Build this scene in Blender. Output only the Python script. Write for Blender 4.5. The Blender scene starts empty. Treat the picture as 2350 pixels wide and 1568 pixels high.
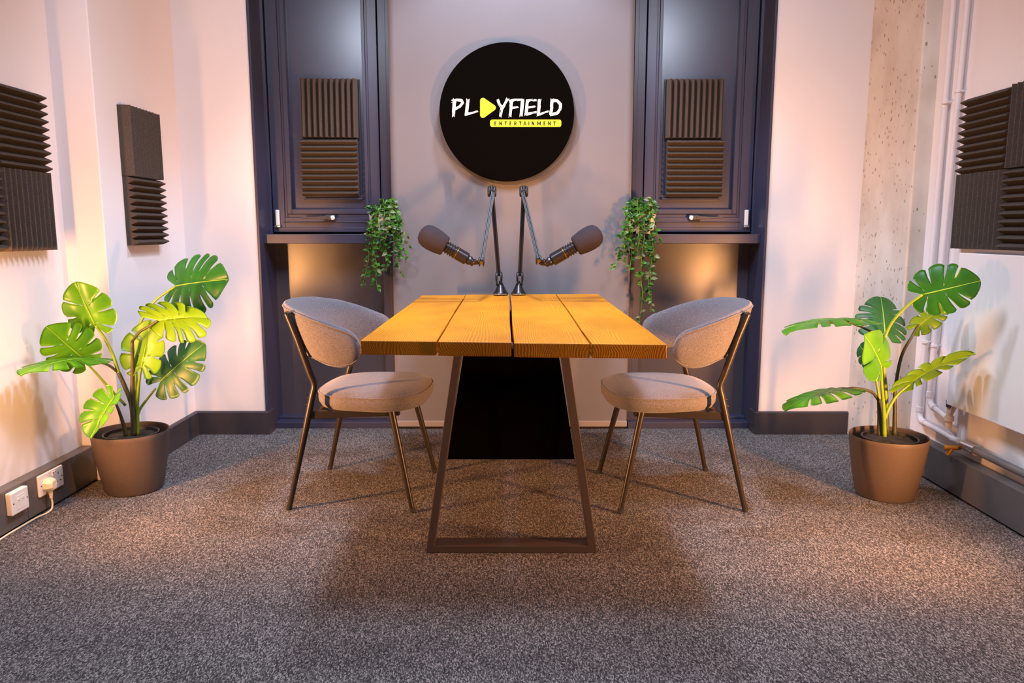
import bpy, bmesh, math, random
from mathutils import Vector, Matrix
PI = math.pi
SC = bpy.context.scene
COL = SC.collection

# ------------------------------------------------------------------ camera, light, exposure
F_PX, PITCH, CAM_H = 1720.0, math.radians(8.38), 1.081
cam = bpy.data.cameras.new('camera')
cam.sensor_width = 36.0
cam.lens = F_PX / 2350 * 36.0
cam.clip_start = 0.02
cam_o = bpy.data.objects.new('camera', cam); COL.objects.link(cam_o)
cam_o.location = (0, 0, CAM_H); cam_o.rotation_euler = (PI/2 - PITCH, 0, 0)
SC.camera = cam_o

SC.view_settings.view_transform = 'Standard'
SC.view_settings.look = 'None'
SC.view_settings.exposure = 0.0
SC.view_settings.gamma = 1.0
SC.view_settings.use_curve_mapping = False
W = bpy.data.worlds.new('world'); SC.world = W; W.use_nodes = True
W.node_tree.nodes['Background'].inputs[0].default_value = (0.75, 0.7, 0.78, 1)
W.node_tree.nodes['Background'].inputs[1].default_value = 0.05

def area(name, loc, target, size, power, color, spread=180):
    l = bpy.data.lights.new(name, 'AREA'); l.shape = 'SQUARE'; l.size = size
    l.energy = power; l.color = color; l.spread = math.radians(spread)
    o = bpy.data.objects.new(name, l); COL.objects.link(o); o.location = loc
    o.rotation_euler = (Vector(target) - Vector(loc)).to_track_quat('-Z', 'Y').to_euler()
    return o
def spot(name, loc, target, power, color, angle, radius, blend=0.5):
    l = bpy.data.lights.new(name, 'SPOT'); l.energy = power; l.color = color
    l.spot_size = math.radians(angle); l.spot_blend = blend; l.shadow_soft_size = radius
    o = bpy.data.objects.new(name, l); COL.objects.link(o); o.location = loc
    o.rotation_euler = (Vector(target) - Vector(loc)).to_track_quat('-Z', 'Y').to_euler()
    return o
COOL = (0.74, 0.82, 1.0); WARM = (1.0, 0.43, 0.14)
# globe lamp over the table, an added soft fill nearer the camera, and two tall warm tube lamps by the side walls
spot('ceiling_downlight', (0.0, 3.50, 3.12), (0, 3.50, 0), 170, COOL, 94, 0.10, 0.35)
spot('globe_lamp_light', (0.0, 2.50, 2.70), (0, 2.50, 0), 190, COOL, 142, 0.28, 0.75)
for sx in (-1, 1): spot('ceiling_lamp_and_fill', (sx*1.04, 2.20, 2.54), (sx*.85, 4.0, 1.2), 58, COOL, 110, 0.14, 0.8)
area('ceiling_lamp_and_fill', (0.0, 1.2, 3.10), (0, 1.4, 0), 1.0, 11, COOL, 120)  # unseen cool fill, added to brighten the foreground
def tube_lamp(loc, target, power, h=0.52, w=0.06, spread=180):
    o = area('floor_tube_lamp_light', loc, target, w, power, WARM, spread)
    o.data.shape = 'RECTANGLE'; o.data.size = w; o.data.size_y = h
    return o
tube_lamp((-1.80, 2.27, 0.74), (-1.40, 3.00, 0.75), 14)
tube_lamp((1.79, 1.90, 0.60), (1.05, 2.60, 0.60), 9)
tube_lamp((-1.80, 2.25, 0.56), (-0.75, 2.98, 0.58), 23, h=0.42, spread=105)
tube_lamp((1.79, 1.86, 0.56), (0.85, 2.85, 0.58), 30, h=0.42, spread=100)

# ------------------------------------------------------------------ helpers
CP, SP = math.cos(PITCH), math.sin(PITCH)
def at(px, py, X=None, Y=None, Z=None):
    """point of a known plane (X=, Y= or Z=) seen at a pixel of the 2350x1568 photograph"""
    a = (px - 1175)/F_PX; b = (py - 784)/F_PX
    r = (a, CP - b*SP, -SP - b*CP)
    t = X/r[0] if X is not None else (Y/r[1] if Y is not None else (Z - CAM_H)/r[2])
    return Vector((r[0]*t, r[1]*t, CAM_H + r[2]*t))

def new_mat(name):
    m = bpy.data.materials.new(name); m.use_nodes = True
    nt = m.node_tree; return m, nt, nt.nodes['Principled BSDF']
def N(nt, typ, **k):
    n = nt.nodes.new(typ)
    for a, v in k.items():
        if hasattr(n, a): setattr(n, a, v)
        else: n.inputs[a].default_value = v
    return n
def mat(name, col, rough=0.5, metal=0.0, spec=0.5, noise=0.0, nscale=30, bump=0.0, bscale=200, stretch=(1,1,1), coat=0, sheen=0):
    m, nt, b = new_mat(name); L = nt.links.new
    b.inputs['Base Color'].default_value = (*col, 1); b.inputs['Roughness'].default_value = rough
    b.inputs['Metallic'].default_value = metal; b.inputs['Specular IOR Level'].default_value = spec
    b.inputs['Coat Weight'].default_value = coat; b.inputs['Sheen Weight'].default_value = sheen
    tc = N(nt, 'ShaderNodeTexCoord'); mp = N(nt, 'ShaderNodeMapping'); mp.inputs['Scale'].default_value = stretch
    L(tc.outputs['Object'], mp.inputs['Vector'])
    if noise:
        n = N(nt, 'ShaderNodeTexNoise'); n.inputs['Scale'].default_value = nscale; n.inputs['Detail'].default_value = 6
        L(mp.outputs[0], n.inputs['Vector'])
        r = N(nt, 'ShaderNodeValToRGB')
        r.color_ramp.elements[0].position = .3; r.color_ramp.elements[1].position = .7
        r.color_ramp.elements[0].color = (*[max(0, c*(1-noise)) for c in col], 1)
        r.color_ramp.elements[1].color = (*[min(1, c*(1+noise)) for c in col], 1)
        L(n.outputs['Fac'], r.inputs['Fac']); L(r.outputs['Color'], b.inputs['Base Color'])
    if bump:
        n = N(nt, 'ShaderNodeTexNoise'); n.inputs['Scale'].default_value = bscale; n.inputs['Detail'].default_value = 4
        L(mp.outputs[0], n.inputs['Vector'])
        bp = N(nt, 'ShaderNodeBump'); bp.inputs['Strength'].default_value = bump; bp.inputs['Distance'].default_value = .003
        L(n.outputs['Fac'], bp.inputs['Height']); L(bp.outputs[0], b.inputs['Normal'])
    return m

def ramp(nt, stops):
    r = N(nt, 'ShaderNodeValToRGB'); e = r.color_ramp.elements
    while len(e) < len(stops): e.new(0.5)
    for i, (p, c) in enumerate(stops): e[i].position = p; e[i].color = (*c, 1)
    return r

def carpet_mat():
    m, nt, b = new_mat('carpet'); L = nt.links.new
    tc = N(nt, 'ShaderNodeTexCoord')
    mp = N(nt, 'ShaderNodeMapping'); mp.inputs['Rotation'].default_value = (0, 0, .7); mp.inputs['Scale'].default_value = (1, .42, 1)
    L(tc.outputs['Object'], mp.inputs[0])
    v = N(nt, 'ShaderNodeTexVoronoi'); v.inputs['Scale'].default_value = 430; L(mp.outputs[0], v.inputs['Vector'])
    sx = N(nt, 'ShaderNodeSeparateColor'); L(v.outputs['Color'], sx.inputs[0])
    n1 = N(nt, 'ShaderNodeTexNoise'); n1.inputs['Scale'].default_value = 230; n1.inputs['Detail'].default_value = 4; n1.inputs['Roughness'].default_value = .7
    L(mp.outputs[0], n1.inputs['Vector'])
    mxv = N(nt, 'ShaderNodeMix', data_type='FLOAT'); mxv.inputs[0].default_value = .5
    L(sx.outputs[0], mxv.inputs[2]); L(n1.outputs['Fac'], mxv.inputs[3])
    r1 = ramp(nt, [(.24, (.023, .020, .023)), (.42, (.068, .061, .064)), (.57, (.116, .106, .107)), (.74, (.34, .315, .305))])
    L(mxv.outputs[0], r1.inputs['Fac'])
    n2 = N(nt, 'ShaderNodeTexNoise'); n2.inputs['Scale'].default_value = 4; n2.inputs['Detail'].default_value = 3
    L(tc.outputs['Object'], n2.inputs['Vector'])
    r2 = ramp(nt, [(.35, (.9, .9, .9)), (.65, (1.06, 1.06, 1.06))]); L(n2.outputs['Fac'], r2.inputs['Fac'])
    mx = N(nt, 'ShaderNodeMix', data_type='RGBA', blend_type='MULTIPLY'); mx.inputs[0].default_value = 1
    L(r1.outputs[0], mx.inputs[6]); L(r2.outputs[0], mx.inputs[7]); L(mx.outputs[2], b.inputs['Base Color'])
    b.inputs['Roughness'].default_value = .95; b.inputs['Specular IOR Level'].default_value = .12
    bp = N(nt, 'ShaderNodeBump'); bp.inputs['Strength'].default_value = .5; bp.inputs['Distance'].default_value = .004
    L(mxv.outputs[0], bp.inputs['Height']); L(bp.outputs[0], b.inputs['Normal'])
    return m

def concrete_mat():
    m, nt, b = new_mat('concrete'); L = nt.links.new
    tc = N(nt, 'ShaderNodeTexCoord')
    n1 = N(nt, 'ShaderNodeTexNoise'); n1.inputs['Scale'].default_value = 5; n1.inputs['Detail'].default_value = 8
    mp = N(nt, 'ShaderNodeMapping'); mp.inputs['Scale'].default_value = (1.3, 1.3, .8)
    L(tc.outputs['Object'], mp.inputs[0]); L(mp.outputs[0], n1.inputs['Vector'])
    r1 = ramp(nt, [(.3, (.56, .49, .42)), (.5, (.66, .59, .52)), (.7, (.73, .68, .61))]); L(n1.outputs['Fac'], r1.inputs['Fac'])
    mp2 = N(nt, 'ShaderNodeMapping'); mp2.inputs['Scale'].default_value = (1, 1, .55); L(tc.outputs['Object'], mp2.inputs[0])
    v = N(nt, 'ShaderNodeTexVoronoi'); v.inputs['Scale'].default_value = 60; v.inputs['Randomness'].default_value = 1
    L(mp2.outputs[0], v.inputs['Vector'])
    sx = N(nt, 'ShaderNodeSeparateColor'); L(v.outputs['Color'], sx.inputs[0])
    # only some cells carry an air hole, each of its own size
    mul = N(nt, 'ShaderNodeMath', operation='MULTIPLY'); pw = N(nt, 'ShaderNodeMath', operation='POWER'); pw.inputs[1].default_value = 4
    L(sx.outputs[0], pw.inputs[0]); L(pw.outputs[0], mul.inputs[0]); mul.inputs[1].default_value = .31
    lt = N(nt, 'ShaderNodeMath', operation='LESS_THAN'); L(v.outputs['Distance'], lt.inputs[0]); L(mul.outputs[0], lt.inputs[1])
    mx = N(nt, 'ShaderNodeMix', data_type='RGBA'); L(lt.outputs[0], mx.inputs[0]); L(r1.outputs[0], mx.inputs[6])
    mx.inputs[7].default_value = (.33, .26, .20, 1); L(mx.outputs[2], b.inputs['Base Color'])
    b.inputs['Roughness'].default_value = .8
    bp = N(nt, 'ShaderNodeBump'); bp.inputs['Strength'].default_value = .4; bp.inputs['Distance'].default_value = .004
    inv = N(nt, 'ShaderNodeMath', operation='SUBTRACT'); inv.inputs[0].default_value = 1; L(lt.outputs[0], inv.inputs[1])
    ad = N(nt, 'ShaderNodeMath', operation='ADD'); L(inv.outputs[0], ad.inputs[0]); L(n1.outputs['Fac'], ad.inputs[1])
    L(ad.outputs[0], bp.inputs['Height']); L(bp.outputs[0], b.inputs['Normal'])
    return m

def wood_mat(seed, tone=1.0):
    m, nt, b = new_mat('varnished_pine'); L = nt.links.new
    tc = N(nt, 'ShaderNodeTexCoord')
    mp = N(nt, 'ShaderNodeMapping'); mp.inputs['Scale'].default_value = (1, .10, 1); mp.inputs['Location'].default_value = (seed*3.7, seed*1.3, seed*.31)
    L(tc.outputs['Object'], mp.inputs[0])
    n0 = N(nt, 'ShaderNodeTexNoise'); n0.inputs['Scale'].default_value = 5; n0.inputs['Detail'].default_value = 2; L(mp.outputs[0], n0.inputs['Vector'])
    sub = N(nt, 'ShaderNodeVectorMath', operation='SCALE'); sub.inputs['Scale'].default_value = .16; L(n0.outputs['Color'], sub.inputs[0])
    add = N(nt, 'ShaderNodeVectorMath', operation='ADD'); L(mp.outputs[0], add.inputs[0]); L(sub.outputs[0], add.inputs[1])
    w = N(nt, 'ShaderNodeTexWave'); w.wave_type = 'RINGS'; w.rings_direction = 'Y'
    w.inputs['Scale'].default_value = 52; w.inputs['Distortion'].default_value = 2.0; w.inputs['Detail'].default_value = 3; w.inputs['Detail Scale'].default_value = 2.5
    L(add.outputs[0], w.inputs['Vector'])
    r = ramp(nt, [(.0, (.60, .205, .004)), (.3, (.68, .25, .005)), (.8, (.74, .285, .006)), (1, (.78, .32, .010))]); L(w.outputs['Fac'], r.inputs['Fac'])
    n2 = N(nt, 'ShaderNodeTexNoise'); n2.inputs['Scale'].default_value = 3.2; n2.inputs['Detail'].default_value = 4
    mp3 = N(nt, 'ShaderNodeMapping'); mp3.inputs['Scale'].default_value = (1.4, .8, 1); L(tc.outputs['Object'], mp3.inputs[0]); L(mp3.outputs[0], n2.inputs['Vector'])
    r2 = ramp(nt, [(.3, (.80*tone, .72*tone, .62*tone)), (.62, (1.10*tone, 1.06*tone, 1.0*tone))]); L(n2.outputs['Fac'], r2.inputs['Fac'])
    mx = N(nt, 'ShaderNodeMix', data_type='RGBA', blend_type='MULTIPLY'); mx.inputs[0].default_value = 1
    L(r.outputs[0], mx.inputs[6]); L(r2.outputs[0], mx.inputs[7]); L(mx.outputs[2], b.inputs['Base Color'])
    b.inputs['Roughness'].default_value = .46; b.inputs['Specular IOR Level'].default_value = .25
    bp = N(nt, 'ShaderNodeBump'); bp.inputs['Strength'].default_value = .25; bp.inputs['Distance'].default_value = .002
    L(w.outputs['Fac'], bp.inputs['Height']); L(bp.outputs[0], b.inputs['Normal'])
    return m

def leaf_mat(name, c0, c1, trans, rough=.35):
    m, nt, b = new_mat(name); L = nt.links.new
    tc = N(nt, 'ShaderNodeTexCoord')
    n = N(nt, 'ShaderNodeTexNoise'); n.inputs['Scale'].default_value = 9; n.inputs['Detail'].default_value = 4; L(tc.outputs['Object'], n.inputs['Vector'])
    r = ramp(nt, [(.35, c0), (.7, c1)]); L(n.outputs['Fac'], r.inputs['Fac']); L(r.outputs[0], b.inputs['Base Color'])
    b.inputs['Roughness'].default_value = rough; b.inputs['Specular IOR Level'].default_value = .45
    t = N(nt, 'ShaderNodeBsdfTranslucent'); L(r.outputs[0], t.inputs['Color'])
    mx = N(nt, 'ShaderNodeMixShader'); mx.inputs[0].default_value = trans
    L(b.outputs[0], mx.inputs[1]); L(t.outputs[0], mx.inputs[2]); L(mx.outputs[0], nt.nodes['Material Output'].inputs[0])
    return m

def fabric_mat():
    m, nt, b = new_mat('grey_wool_fabric'); L = nt.links.new
    tc = N(nt, 'ShaderNodeTexCoord')
    n = N(nt, 'ShaderNodeTexNoise'); n.inputs['Scale'].default_value = 330; n.inputs['Detail'].default_value = 3; L(tc.outputs['Object'], n.inputs['Vector'])
    r = ramp(nt, [(.35, (.098, .090, .103)), (.5, (.138, .127, .145)), (.68, (.186, .174, .193))]); L(n.outputs['Fac'], r.inputs['Fac'])
    L(r.outputs[0], b.inputs['Base Color']); b.inputs['Roughness'].default_value = .95; b.inputs['Specular IOR Level'].default_value = .1
    b.inputs['Sheen Weight'].default_value = .25
    bp = N(nt, 'ShaderNodeBump'); bp.inputs['Strength'].default_value = .35; bp.inputs['Distance'].default_value = .002
    L(n.outputs['Fac'], bp.inputs['Height']); L(bp.outputs[0], b.inputs['Normal'])
    return m

def foam_mat():
    m, nt, b = new_mat('charcoal_foam'); L = nt.links.new
    tc = N(nt, 'ShaderNodeTexCoord')
    n = N(nt, 'ShaderNodeTexNoise'); n.inputs['Scale'].default_value = 420; n.inputs['Detail'].default_value = 2; L(tc.outputs['Object'], n.inputs['Vector'])
    r = ramp(nt, [(.4, (.068, .054, .046)), (.66, (.105, .085, .073)), (.74, (.22, .185, .16))]); L(n.outputs['Fac'], r.inputs['Fac'])
    L(r.outputs[0], b.inputs['Base Color']); b.inputs['Roughness'].default_value = 1; b.inputs['Specular IOR Level'].default_value = .08
    bp = N(nt, 'ShaderNodeBump'); bp.inputs['Strength'].default_value = .5; bp.inputs['Distance'].default_value = .002
    L(n.outputs['Fac'], bp.inputs['Height']); L(bp.outputs[0], b.inputs['Normal'])
    return m

M = dict(
    carpet=carpet_mat(), concrete=concrete_mat(), fabric=fabric_mat(), foam=foam_mat(),
    wall=mat('white_paint', (.80, .765, .785), .85, spec=.2, noise=.015, nscale=3, bump=.05, bscale=120),
    ceil=mat('ceiling_paint', (.30, .28, .28), .9),
    navy=mat('navy_satin_paint', (.036, .037, .072), .38, spec=.55, bump=.03, bscale=60),
    navy_gloss=mat('navy_infill_panel', (.034, .037, .082), .30, spec=.9, bump=.02, bscale=8),
    navy_low=mat('grey_navy_lower_panel', (.070, .062, .078), .25, spec=.6, bump=.02, bscale=8),
    seal=mat('black_rubber_seal', (.010, .010, .014), .7),
    skirting=mat('charcoal_skirting', (.040, .036, .044), .42, spec=.45, noise=.08, nscale=12),
    trunk=mat('grey_trunking', (.105, .096, .098), .40, spec=.45, noise=.05, nscale=12),
    blind=mat('grey_blind_fabric', (.190, .184, .204), .85, spec=.2, noise=.03, nscale=3, bump=.08, bscale=500),
    bar=mat('grey_blind_bar', (.30, .265, .26), .7),
    black=mat('matt_black_disc', (.0022, .0016, .0012), .9, spec=.02),
    backdisc=mat('dark_grey_disc', (.10, .095, .10), .6, spec=.25),
    white_print=mat('white_print', (.93, .93, .93), .6),
    yellow=mat('yellow_print', (.90, .86, .010), .5),
    black_print=mat('black_print', (.02, .018, .01), .6),
    steel=mat('brown_black_powder_coat', (.062, .045, .042), .48, spec=.5, bump=.04, bscale=300),
    leg=mat('dark_bronze_leg_metal', (.030, .023, .019), .34, metal=.35, spec=.5),
    cloth_black=mat('black_panel_cloth', (.0012, .0008, .0010), 1, spec=.0),
    mic_metal=mat('black_gloss_metal', (.045, .040, .046), .28, metal=.65, spec=.6),
    arm_metal=mat('black_arm_metal', (.016, .014, .018), .45, spec=.35),
    mic_foam=mat('mic_foam', (.040, .033, .042), 1, spec=.06, noise=.12, nscale=300, bump=.3, bscale=500),
    brass=mat('brass', (.62, .34, .05), .3, metal=1),
    copper=mat('bronze_valve', (.50, .24, .05), .38, metal=.7),
    handle=mat('dark_handle_metal', (.060, .055, .062), .35, metal=.3),
    chrome=mat('chrome', (.7, .7, .7), .18, metal=1),
    greypipe=mat('grey_steel_pipe', (.20, .19, .20), .42, metal=.4),
    pipe=mat('white_pipe_paint', (.78, .73, .745), .45, noise=.03, nscale=8),
    copper_paint=mat('stained_pipe_paint', (.62, .47, .38), .5, noise=.15, nscale=30),
    radiator=mat('radiator_enamel', (.80, .76, .77), .28, spec=.5),
    plastic=mat('white_plastic', (.80, .78, .77), .35),
    slot=mat('dark_slot', (.03, .02, .02), .6),
    red=mat('red_switch_mark', (.6, .06, .05), .5),
    cream=mat('cream_plastic', (.82, .74, .55), .4),
    planter=mat('brown_grey_planter', (.092, .066, .056), .55, spec=.35, noise=.04, nscale=90, bump=.04, bscale=160),
    nursery=mat('black_nursery_pot', (.010, .009, .009), .42),
    soil=mat('dark_soil', (.03, .026, .022), .95, noise=.5, nscale=60, bump=.8, bscale=80),
    stem_g=leaf_mat('green_stem', (.16, .30, .02), (.30, .44, .04), .1, .4),
    stem_d=mat('dark_stem', (.050, .052, .022), .5, noise=.4, nscale=30, stretch=(1, 1, .4)),
    midrib=leaf_mat('pale_midrib', (.22, .44, .04), (.32, .52, .06), .15, .4),
    leaf_dark=leaf_mat('dark_green_leaf', (.010, .090, .012), (.022, .165, .018), .14, .36),
    leaf_deep=leaf_mat('deep_grey_green_leaf', (.016, .080, .020), (.030, .14, .032), .12, .46),
    leaf_mid=leaf_mat('mid_green_leaf', (.055, .24, .010), (.13, .37, .015), .25, .32),
    leaf_lime=leaf_mat('lime_leaf', (.10, .27, .008), (.17, .34, .014), .20, .4),
    leaf_under=leaf_mat('leaf_underside', (.17, .34, .015), (.26, .44, .03), .25, .5),
    ivy_dark=leaf_mat('dark_ivy_leaf', (.012, .07, .010), (.03, .13, .02), .15, .4),
    ivy_mid=leaf_mat('green_ivy_leaf', (.04, .19, .012), (.09, .30, .03), .2, .4),
    ivy_pale=leaf_mat('pale_ivy_leaf', (.14, .22, .10), (.30, .40, .22), .2, .4),
    white_pot=mat('white_pot', (.86, .82, .72), .35),
)

def link(o): COL.objects.link(o); return o
def tag(o, label=None, cat=None, group=None, kind=None):
    if label: o['label'] = label
    if cat: o['category'] = cat
    if group: o['group'] = group
    if kind: o['kind'] = kind
    return o
def empty(name, loc=(0, 0, 0), rz=0):
    o = link(bpy.data.objects.new(name, None)); o.location = loc; o.rotation_euler = (0, 0, rz)
    o.empty_display_size = .05
    return o
def build(name, bm, m, parent=None, origin=None, smooth=False, bevel=0, recalc=True):
    """ONE mesh object; with origin given its vertices are world coordinates and move to the parent's frame"""
    if recalc: bmesh.ops.recalc_face_normals(bm, faces=bm.faces)
    if origin is not None: bmesh.ops.translate(bm, verts=bm.verts, vec=-Vector(origin))
    me = bpy.data.meshes.new(name); bm.to_mesh(me); bm.free()
    for mm in (m if isinstance(m, (list, tuple)) else [m]): me.materials.append(mm)
    if smooth:
        for p in me.polygons: p.use_smooth = True
        if smooth != 'all':
            me.set_sharp_from_angle(angle=math.radians(38))
    o = link(bpy.data.objects.new(name, me))
    if parent is not None: o.parent = parent
    if bevel:
        b = o.modifiers.new('bevel', 'BEVEL'); b.width = bevel; b.segments = 2; b.limit_method = 'ANGLE'; b.angle_limit = .7
    return o
def box(bm, x0, x1, y0, y1, z0, z1):
    vs = [bm.verts.new((x, y, z)) for z in (z0, z1) for y in (y0, y1) for x in (x0, x1)]
    for f in ((0,2,3,1),(4,5,7,6),(0,1,5,4),(2,6,7,3),(0,4,6,2),(1,3,7,5)): bm.faces.new([vs[i] for i in f])
    return vs
def hexa(bm, bottom, top):
    b = [bm.verts.new(v) for v in bottom]; t = [bm.verts.new(v) for v in top]; n = len(b)
    bm.faces.new(b[::-1]); bm.faces.new(t)
    for i in range(n): bm.faces.new((b[i], b[(i+1) % n], t[(i+1) % n], t[i]))
def loft(bm, loops, cap=True, mi=0):
    rings = [[bm.verts.new(p) for p in lp] for lp in loops]; n = len(rings[0])
    for a, b in zip(rings, rings[1:]):
        for i in range(n):
            f = bm.faces.new((a[i], a[(i+1) % n], b[(i+1) % n], b[i])); f.material_index = mi
    if cap:
        f = bm.faces.new(rings[0][::-1]); f.material_index = mi
        f = bm.faces.new(rings[-1]); f.material_index = mi
    return rings
def smooth_path(pts, n=6):
    """Catmull-Rom through the points"""
    P = [Vector(p) for p in pts]
    if len(P) < 3: return P
    E = [2*P[0]-P[1]] + P + [2*P[-1]-P[-2]]; out = []
    for i in range(1, len(E)-2):
        a, b, c, d = E[i-1:i+3]
        for k in range(n):
            t = k/n
            out.append(.5*((2*b) + (c-a)*t + (2*a-5*b+4*c-d)*t*t + (3*b-a-3*c+d)*t**3))
    out.append(P[-1]); return out
def tube(bm, pts, r, seg=10, cap=True, closed=False):
    P = [Vector(p) for p in pts]; n = len(P)
    R = r if isinstance(r, (list, tuple)) else [r]*n
    if len(R) != n: R = [R[0] + (R[-1]-R[0])*i/(n-1) for i in range(n)]
    tang = []
    for i in range(n):
        a = P[(i-1) % n] if (closed or i) else P[0]; b = P[(i+1) % n] if (closed or i < n-1) else P[-1]
        d = b - a; tang.append(d.normalized() if d.length > 1e-9 else Vector((0, 0, 1)))
    ref = Vector((0, 0, 1)) if abs(tang[0].z) < .9 else Vector((1, 0, 0))
    u = tang[0].cross(ref).normalized(); loops = []
    for i in range(n):
        u = (u - tang[i]*u.dot(tang[i])).normalized(); v = tang[i].cross(u)
        loops.append([P[i] + (u*math.cos(2*PI*k/seg) + v*math.sin(2*PI*k/seg))*R[i] for k in range(seg)])
    if closed:
        rings = loft(bm, loops, cap=False)
        for k in range(seg): bm.faces.new((rings[-1][k], rings[-1][(k+1) % seg], rings[0][(k+1) % seg], rings[0][k]))
    else: loft(bm, loops, cap)
def lathe(bm, prof, seg=48, frame=None):
    """profile of (radius, height) about +Z, or about a frame (matrix)"""
    rings = []
    for r, z in prof:
        rings.append([Vector((r*math.cos(2*PI*k/seg), r*math.sin(2*PI*k/seg), z)) for k in range(seg)] if r > 1e-6 else [Vector((0, 0, z))])
    if frame is not None: rings = [[frame @ p for p in q] for q in rings]
    vs = [[bm.verts.new(p) for p in q] for q in rings]
    for a, b in zip(vs, vs[1:]):
        for k in range(seg):
            j = (k+1) % seg
            if len(a) == 1 and len(b) == 1: continue
            if len(a) == 1: bm.faces.new((a[0], b[k], b[j]))
            elif len(b) == 1: bm.faces.new((a[k], a[j], b[0]))
            else: bm.faces.new((a[k], a[j], b[j], b[k]))
def axis_frame(a, b, up=(0, 0, 1)):
    a, b = Vector(a), Vector(b); z = (b-a).normalized(); u = Vector(up)
    if abs(z.dot(u)) > .95: u = Vector((0, 1, 0))
    x = u.cross(z).normalized(); y = z.cross(x)
    m = Matrix((x, y, z)).transposed().to_4x4(); m.translation = a; return m
def poly_prism(bm, pts2, y0, y1):
    """outline in x,z extruded between two depths"""
    hexa(bm, [(x, y0, z) for x, z in pts2], [(x, y1, z) for x, z in pts2])
BM = bmesh.new
def structure(o): o['kind'] = 'structure'; return o

# ------------------------------------------------------------------ room shell
CEIL = 3.25
bm = BM(); box(bm, -2.05, 2.05, -1.3, 4.45, -.10, 0); structure(build('floor', bm, M['carpet']))
bm = BM(); box(bm, -2.05, 2.05, -1.3, 4.45, CEIL, CEIL+.1); structure(build('ceiling', bm, M['ceil']))
bm = BM(); box(bm, -2.05, 2.05, -1.4, -1.3, -.1, CEIL+.1); structure(build('wall_front', bm, M['wall']))
bm = BM(); box(bm, -2.05, -1.868, -1.3, 3.16, 0, CEIL); structure(build('wall_left', bm, M['wall']))
bm = BM(); box(bm, -2.05, -1.70, 3.16, 4.2, 0, CEIL)
o = structure(build('wall_left_pier', bm, M['wall'], bevel=.004))
bm = BM(); box(bm, 1.877, 2.05, -1.3, 3.44, 0, CEIL); structure(build('wall_right', bm, M['wall']))
bm = BM(); box(bm, 1.80, 2.05, 3.44, 4.2, 0, CEIL); structure(build('wall_right_column', bm, M['concrete'], bevel=.006))
bm = BM()
box(bm, -1.70, -1.322, 3.93, 4.40, 0, CEIL); box(bm, 1.322, 1.80, 3.93, 4.40, 0, CEIL)
box(bm, -1.322, 1.322, 4.32, 4.42, 0, CEIL); box(bm, -1.322, 1.322, 3.93, 4.32, 2.72, CEIL)
structure(build('wall_back', bm, M['wall']))

def skirt(name, pts, h=.12, t=.022):
    """a skirting board along floor points (its back edge on the wall), thickness to the right-hand side"""
    bm = BM()
    P = [Vector((x, y, 0)) for x, y in pts]; nrm = []
    for i in range(len(P)):
        ds = []
        if i: ds.append((P[i]-P[i-1]).normalized())
        if i < len(P)-1: ds.append((P[i+1]-P[i]).normalized())
        n = [Vector((d.y, -d.x, 0)) for d in ds]
        if len(n) == 2: m = (n[0]+n[1]); m = m/(m.dot(n[0])); nrm.append(m)
        else: nrm.append(n[0])
    prof = [(0, 0), (t, 0), (t, h-.006), (t-.006, h), (0, h)]
    loft(bm, [[P[i] + nrm[i]*a + Vector((0, 0, b)) for a, b in prof] for i in range(len(P))])
    return structure(build(name, bm, M['skirting'], smooth=True))
skirt('baseboard_back_left', [(-1.70, 3.18), (-1.70, 3.93), (-1.323, 3.93), (-1.323, 4.01)], h=.126)
skirt('baseboard_back_right', [(1.323, 4.01), (1.323, 3.93), (1.80, 3.93)], h=.124)
# deep trunking boxes along the side walls, with a ledge on top
def trunking(name, s, xw, xf, y1, joint):
    bm = BM()
    a, b = sorted((s*xw, s*xf))
    for y0, yy in ((-1.25, joint-.001), (joint+.001, y1)): box(bm, a, b, y0, yy, .008, .160)
    structure(build(name, bm, M['trunk'], bevel=.003))
trunking('baseboard_left', -1, 1.868, 1.815, 3.157, 2.69)
trunking('baseboard_right', 1, 1.877, 1.817, 3.437, 1.4)

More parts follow.
